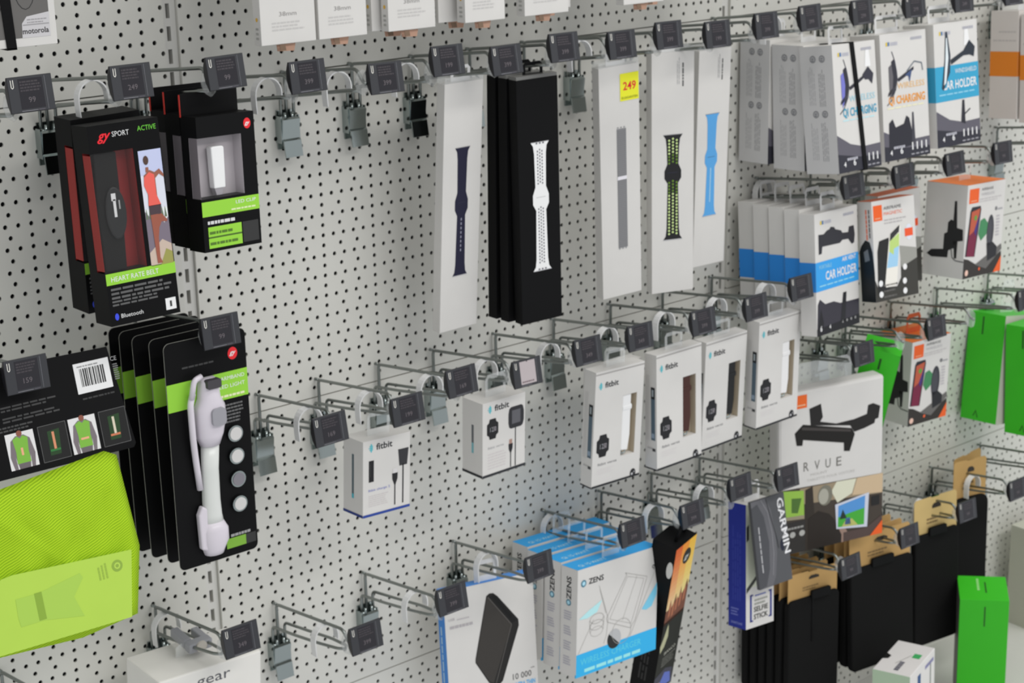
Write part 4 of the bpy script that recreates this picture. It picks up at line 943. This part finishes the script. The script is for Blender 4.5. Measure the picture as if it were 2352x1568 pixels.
P.poly([(.567, .238), (.828, .268), (.82, .084), (.564, .103)], '4c86c0', 9); P.poly([(.564, .103), (.82, .084), (.822, .19), (.69, .18), (.566, .165)], '3f9a34', 10); P.poly([(.60, .10), (.76, .09), (.70, .14), (.64, .14)], 'a8a860', 11); P.poly([(.58, .15), (.61, .21), (.65, .15)], '1c2c24', 11); P.poly([(.63, .11), (.69, .105), (.68, .15), (.64, .15)], '3c5c8c', 11)
P.poly([(.62, 0), (1, 0), (1, .12), (.85, .06), (.62, .06)], '4a3c38', 6); P.poly([(.879, 0), (1, 0), (1, .086)], 'e0561e', 11); P.rect(.89, .19, .97, .25, '1c1c1c', 7)
P.circ(.13, .12, 5, 'a0a09c', 7); P.circ(.22, .12, 5, 'a0a09c', 7); P.rect(0, 0, .25, .20, '2a2826', 5); P.small(.04, .155, .24, .18, 1, '8a8a86', 6); P.build('front_print', c.root)
mb = MB(); mb.prism([(-50, 130), (50, 130), (50, 158), (42, 166), (-42, 166), (-50, 158)], 24, 25, CLEAR); mb.build('clear_hanger', c.root)

# ---- black felt pouches on brown card
FELT = bpy.data.materials.new('black_felt'); FELT.use_nodes = True
nt = FELT.node_tree; b_ = nt.nodes['Principled BSDF']; b_.inputs['Roughness'].default_value = .95; b_.inputs['Specular IOR Level'].default_value = .12; b_.inputs['Base Color'].default_value = (.0095, .0095, .0095, 1)
nn = nt.nodes.new('ShaderNodeTexNoise'); nn.inputs['Scale'].default_value = 700; bb = nt.nodes.new('ShaderNodeBump'); bb.inputs['Strength'].default_value = .4; bb.inputs['Distance'].default_value = .0004
nt.links.new(nn.outputs['Fac'], bb.inputs['Height']); nt.links.new(bb.outputs['Normal'], b_.inputs['Normal'])
KRAFT = ink('a88858', rough=.8, spec=.1, noise=.06); KRAFT2 = ink('b8a06c', rough=.8, spec=.1, noise=.06)
def pouch(pose, label, kraft=KRAFT, clipx=0, clipw=34, seam=None, hc=42, round_=9):
    X, Dp, Z, w, h, t = pose[:6]
    root = empty('felt_pouch', mat=pose_matrix(X, Dp, Z, *pose[6:])); tag(root, label, 'pouch', 'black felt pouches with brown card headers')
    zt = h / 2 - hc
    mb = MB(); mb.prism(rrect(w, h - hc, round_, cz=-hc / 2), 0, t, FELT); mb.build('pouch_body', root, bevel=2.5)
    mb = MB(); mb.prism([(-w / 2 + 2, zt - 10), (w / 2 - 2, zt - 10), (w / 2 - 2, h / 2 - 4), (w / 2 - 6, h / 2), (10, h / 2), (8, h / 2 - 2), (-8, h / 2 - 2), (-10, h / 2), (-w / 2 + 6, h / 2), (-w / 2 + 2, h / 2 - 4)], t * .4, t * .4 + .9, kraft); mb.build('header_card', root)
    P = Print(w, hc, ((-w / 2, t * .4, zt), (1, 0, 0), (0, 0, 1), (0, -1, 0)))
    P.small(.30, .25, .62, .45, 2, '6c5636', 1); P.poly([(.42, .66), (.62, .66), (.62, .74), (.56, .80), (.46, .80), (.42, .74)], '2a241c', 1); P.build('header_print', root)
    mb = MB(); mb.prism(rrect(clipw, 15, 3, cx=clipx, cz=zt + 3), -3, 2, BLK); mb.build('flap_clip', root, bevel=1)
    if seam is not None:
        mb = MB(); mb.prism([(seam, zt - 75), (seam + 3, zt - 75), (seam + 4, zt + 3), (seam, zt + 3)], -1.2, 1, BLK); mb.build('flap_seam', root)
    return root
p1 = pouch((884.8, 114.8, -830.2 - 6, 106, 214, 12, -7.6, -1.9, 1), 'front black felt pouch with tan header behind the selfie stick box', seam=-6, clipx=12, clipw=40)
for k, lb in enumerate(('second black felt pouch in the left stack', 'third black felt pouch in the left stack', 'fourth black felt pouch in the left stack', 'fifth black felt pouch in the left stack', 'rearmost black felt pouch in the left stack')):
    o = copy_tree(p1); o.matrix_world = pose_matrix(884 - k * .5, 97 - 18 * k, -835 - k, -6 + k, -1, .6 + random.uniform(-.5, .5)); o['label'] = lb
p2 = pouch((1029.9, 134.9, -812, 138, 226, 12, -7, -4.6, .7), 'wide black felt pouch with brown header, middle of the lower right row', clipx=0, clipw=48, hc=52)
for k, lb in enumerate(('wide black pouch just behind the front wide one', 'wide black pouch third in its stack', 'wide black pouch nearest the wall')):
    o = copy_tree(p2); o.matrix_world = pose_matrix(1033 + k, 116 - 22 * k, -812, -4 + k, -2, .6); o['label'] = lb
p3 = pouch((1182.9, 128, -812, 98, 262, 12, -10, -1.5, -1.6), 'tall black pouch with pale yellow header card and black clip', KRAFT2, clipx=0, clipw=38, hc=62)
p4 = pouch((1326, 92, -798, 86, 262, 16, -6, -4, 3), 'black pouch with rounded shoulders and tan header, rightmost of the row', clipx=-80, clipw=2, hc=66, round_=16)
o = copy_tree(p4); o.matrix_world = pose_matrix(1362, 68, -800, 2, -3, -2); o['label'] = 'second rounded black pouch behind the rightmost one'

# ---- boxes at the bottom
c = Carton('wearable_box', (-200.6, 130, -570.8, 133.7, 120, 75.3, -.2, 2.6, 2.2), 'large white box lettered gear at the bottom left', 'box', None, ink('cfcdc8', rough=.35, spec=.45), bevel=2)
P = c.front(); P.text('gear', .36, .83, 13, '55555a', 2, fit=44); P.build('front_print', c.root)
mb = MB(); mb.prism([(-22, 59), (22, 59), (22, 72), (16, 76), (-16, 76), (-22, 72)], 40, 41, CLEAR); mb.build('clear_hanger', c.root)
LK = ink('8a8b90', rough=.4, metal=.2)
root = empty('hook_lock', mat=pose_matrix(-196, 92, -491, 0, 8, 0)); tag(root, 'grey plastic security lock clamped on the hook above the white gear box', 'lock')
mb = MB(); mb.box(-15, 15, -18, -6, -8, 4, LK); mb.box(-15, -5, -6, 26, -7, 4, LK); mb.box(6, 15, -6, 16, -6, 3, LK); mb.build('lock_body', root, bevel=1.5); mb = MB(); mb.prism([(7 * math.cos(a * .5236), 7 * math.sin(a * .5236) - 1) for a in range(12)], -20, -18, ink('a9a49c')); mb.build('lock_button', root)

shelf = MB(); SH = ink('b8b8b2', rough=.4)
shelf.box(800, 1675, -330, -2, -1059, -1055, SH); shelf.box(800, 1675, -332, -328, -1085, -1055, SH); o = shelf.build('metal_shelf', None, bevel=.8); tag(o, 'pale grey metal shelf at the bottom right', 'shelf')
c = Carton('cream_carton', (1612, 96, -958, 150, 194, 60, -2, 0, 0), 'tall plain off-white carton standing at the right edge of the shelf', 'box', None, ink('b3b2a6', rough=.5))
P = c.left(); P.rect(0, 0, 1, 1, 'a5a498', 1); P.build('side_print', c.root)  # left face a darker copy of the body colour, side shade painted in
c = Carton('small_white_box', (931, 235.6, -964.5, 61, 181, 109, -73.4, 1.5, -1.4), 'small white box with green mark and notch in its lid, on the shelf', 'box', None, ink('ccc9c8', rough=.4), bevel=1)
P = c.top(); P.rect(.66, .56, .86, .70, '3a9a58', 1); P.small(.48, .10, .62, .40, 1, '5a5a64', 1, fill=.9, vert=True); P.line([(.40, .30), (.62, .62)], 1.2, '8a8884', 1); P.poly([(0, .36), (.14, .40), (.16, .50), (0, .56)], '111111', 1); P.build('top_print', c.root)
P = c.front(); P.rect(0, 0, 1, 1, '9fb39a', 1); P.build('side_print', c.root)
P = Print(109, 181, ((30.6, 0, -90.5), (0, 1, 0), (0, 0, 1), (1, 0, 0))); P.text('MR', .06, .84, 9, '2a2c40', 1, fit=14, bold=True); P.rect(.30, .74, .42, .92, '2c4a78', 1); P.small(.60, .90, .95, .97, 1, '7a78a0', 1); P.rect(.8, .5, .84, .9, '7c807c', 1); P.build('face_print', c.root)
mb = MB(); mb.box(-35, 35, -25, 25, 0, 2, ink('8e8e8a')); mb.box(-35, 35, -27, -25, 0, 16, ink('8e8e8a')); mb.box(-35, 35, 25, 27, 0, 16, ink('8e8e8a')); mb.box(-37, -35, -27, 27, 0, 16, ink('8e8e8a')); mb.box(35, 37, -27, 27, 0, 16, ink('8e8e8a')); mb.box(-28, 28, -20, 20, 2, 10, BLK)
root = empty('plastic_tray', (905, -150, -1055)); tag(root, 'low grey tray with a dark item, on the shelf under the pouches', 'tray'); mb.build('tray_body', root)

# ------------------------------------------------------------------ hooks and price tags
HOOKS = [
 (-382, 150, None, 'hook at the far left of the upper row, behind the first price tag'),
 (-273, 151, 112, 'hook carrying the heart rate belt boxes'),
 (-165, 149, None, 'hook carrying the LED clip boxes'),
 (-65, 131, 112, 'empty hook left of the blue-tinted wall clip, upper row'),
 (28, 128, 112, 'empty hook whose chromed wall clip glints orange at its foot'),
 (124, 128, 112, 'empty hook left of the navy strap box'),
 (216, 128, None, 'hook carrying the navy watch strap box'),
 (307, 128, None, 'hook carrying the black watch strap boxes'),
 (398, 128, 112, 'empty hook between the black and the grey woven strap boxes'),
 (484, 126, None, 'hook carrying the box with the yellow 249 sticker'),
 (580, 122, None, 'hook carrying the black and lime strap box'),
 (667, 124, None, 'hook carrying the sky blue strap box'),
 (757, 128, 112, 'empty hook at the slotted joint above the charger boxes'),
 (869, 124, None, 'hook carrying the teal wireless charger boxes'),
 (985, 126, None, 'hook carrying the orange lettered charger box'),
 (1101, 126, None, 'hook carrying the WINDSHIELD holder box'),
 (1225, 126, None, 'empty hook left of the orange banded boxes'),
 (1441, 126, None, 'hook carrying the orange banded boxes'),
 (1460, -373, None, 'hook carrying the green boxes at the right edge'),
 (-408, -117, None, 'hook carrying the neon vest pack'),
 (-190, -117, None, 'hook carrying the armband light cards'),
 (-196, -481, 30, 'hook with the grey lock above the gear box'),
 (-392, -498, None, 'hook in the lower left corner below the neon vest'),
 (-35, -254, 112, 'empty hook right beside the armband cards'),
 (52, -254, 112, 'hook carrying the small charger box with blue base line'),
 (144, -254, 112, 'empty hook between the two small white charger boxes'),
 (232, -254, 112, 'hook carrying the small charger box with black base line'),
 (338, -254, 112, 'empty hook behind the blank white price tag'),
 (442, -254, 112, 'hook carrying the leftmost white wristband boxes'),
 (550, -254, 112, 'hook carrying the brown wristband box'),
 (654, -254, 112, 'hook carrying the black wristband box'),
 (757, -252, 112, 'hook carrying the rightmost white wristband box'),
 (-29, -531, 112, 'empty hook right of the gear box, lower row'),
 (108, -531, 112, 'empty hook left of the power bank box'),
 (259, -531, 70, 'hook carrying the power bank box'),
 (421, -531, 20, 'hook carrying the white and blue charging pad boxes'),
 (530, -531, 112, 'hook carrying the black and orange box'),
 (632, -529, 112, 'empty hook left of the SELFIE STICK box'),
 (735, -531, None, 'hook carrying the SELFIE STICK box'),
 (856, -117, 15, 'hook carrying the blue banded car holder boxes'),
 (976, -117, None, 'hook carrying the front magnetic mount box'),
 (1100, -117, None, 'hook carrying the rear magnetic mount box'),
 (1223, -117, None, 'hook carrying the upper deep charging mount box'),
 (1463, -117, None, 'hook near the right edge above the green boxes'),
 (898, -373, None, 'hook carrying the large tablet mount box'),
 (1010, -373, None, 'empty hook right of the air vent box, wires only'),
 (1073, -373, None, 'hook carrying the lower deep charging mount box'),
 (1189, -373, None, 'long empty hook pointing at the green boxes, clear tip'),
 (1314, -373, None, 'hook crossing in front of the hanging green boxes'),
 (885, -706, None, 'hook carrying the left stack of felt pouches'),
 (1030, -704, None, 'hook carrying the wide felt pouches'),
 (1183, -704, 90, 'hook carrying the pouch with the pale yellow header'),
 (1325, -700, 90, 'hook carrying the rounded black pouches'),
 (1466, -694, None, 'empty hook at the right edge above the cream carton'),
]
HOOKS.sort(key=lambda q: q[2] is None)
for X, Z, rg, lb in HOOKS: hook(X, Z, lb, ring=rg)
TAGS = [
 (-367.3, 164.7, '99', 'price tag at the far left of the upper row'),
 (-260.1, 164.6, '249', 'price tag above the heart rate belt boxes'),
 (-151.6, 162.7, '99', 'price tag above the LED clip boxes'),
 (-51.5, 147.6, '399', 'price tag over the first empty wall clip, right of the LED clip boxes'),
 (51.7, 135.1, '399', 'price tag over the second empty wall clip of the upper row'),
 (139.3, 145.5, '199', 'price tag just above the navy strap box'),
 (226.4, 137.2, '399', 'price tag left above the black strap boxes'),
 (316.8, 143.2, '399', 'price tag right above the black strap boxes'),
 (412.7, 137.2, '399', 'price tag above the 249 sticker box'),
 (494.6, 141.4, '399', 'price tag above the lime strap box'),
 (583.9, 134.3, '199', 'price tag above the sky blue strap box'),
 (677.6, 137.2, '399', 'price tag above the first charger box with a shaded side'),
 (766.3, 139.9, '399', 'price tag above the third charger box with a shaded side'),
 (876.4, 138.4, '299', 'price tag above the charger box with teal lettering'),
 (994.9, 137.8, '299', 'price tag above the charger box with orange lettering'),
 (1111.3, 136.0, '249', 'price tag above the WINDSHIELD box, cut by the top edge'),
 (1236, 136, '99', 'price tag sliver in the upper right corner'),
 (-400.8, -108.4, '159', 'price tag on the neon vest card at the left edge'),
 (-179.2, -109.0, '99', 'price tag on top of the armband light card'),
 (-180.8, -468.1, '349', 'price tag right above the gear box'),
 (-382, -484, '99', 'price tag barely visible in the lower left corner'),
 (-46.4, -251.6, '169', 'price tag left of the charger box with blue base line'),
 (63.5, -254.1, '199', 'price tag above the charger box with blue base line'),
 (145.4, -237.7, '169', 'price tag left above the charger box with black base line'),
 (248.6, -249.5, '', 'price tag with pale blank screen above the charger box with black base line'),
 (351.3, -243.2, '349', 'price tag left above the leftmost wristband box'),
 (444.1, -243.9, '349', 'price tag above the gap between the first two wristband boxes'),
 (562.7, -247.0, '399', 'price tag right above the brown wristband box'),
 (667.7, -247.4, '399', 'price tag right above the black wristband box'),
 (762.3, -237.1, '399', 'price tag before the blue banded stack, above the rightmost wristband box'),
 (-11.4, -521.9, '399', 'price tag lowest in the empty area, right of the gear box'),
 (120.0, -513.8, '399', 'price tag on the left corner of the power bank box'),
 (262.9, -513.3, '399', 'price tag between power bank box and charging pad boxes'),
 (430.2, -514.4, '399', 'price tag above the front charging pad box'),
 (545.0, -520.1, '399', 'price tag above the black and orange box'),
 (642.0, -506.2, '149', 'price tag on the blue side of the SELFIE STICK box'),
 (742.6, -517.6, '99', 'price tag above the grey pack, on the tablet mount box corner'),
 (870.6, -107.3, '249', 'price tag above the PORTABLE AIR VENT box'),
 (986.7, -108.8, '249', 'price tag above the front magnetic mount box'),
 (1110.5, -107.9, '299', 'price tag left above the upper charging mount box'),
 (1233.8, -107.8, '99', 'price tag right above the upper charging mount box'),
 (907.7, -365.8, '299', 'price tag on top of the tablet mount box'),
 (1083.9, -361.2, '299', 'price tag above the lower charging mount box'),
 (1322, -361, '99', 'price tag sliver at the right edge by the green boxes'),
 (895.3, -704.2, '99', 'price tag on the left stack of felt pouches'),
 (1040.0, -695.5, '99', 'price tag between wide pouch and yellow header pouch'),
 (1192.7, -695.0, '99', 'price tag over the rounded black pouch'),
 (1333.3, -695.4, '99', 'price tag at the right edge above the pouches'),
]
for X, Z, pr_, lb in TAGS:
    price_tag(X, Z, pr_, 'dark electronic ' + lb, pale=(pr_ == ''), pitch=-8.5 + random.uniform(-1.5, 1.5), yaw=random.uniform(-1.5, 1.5), roll=random.uniform(-.8, .8))
bpy.context.view_layer.update()
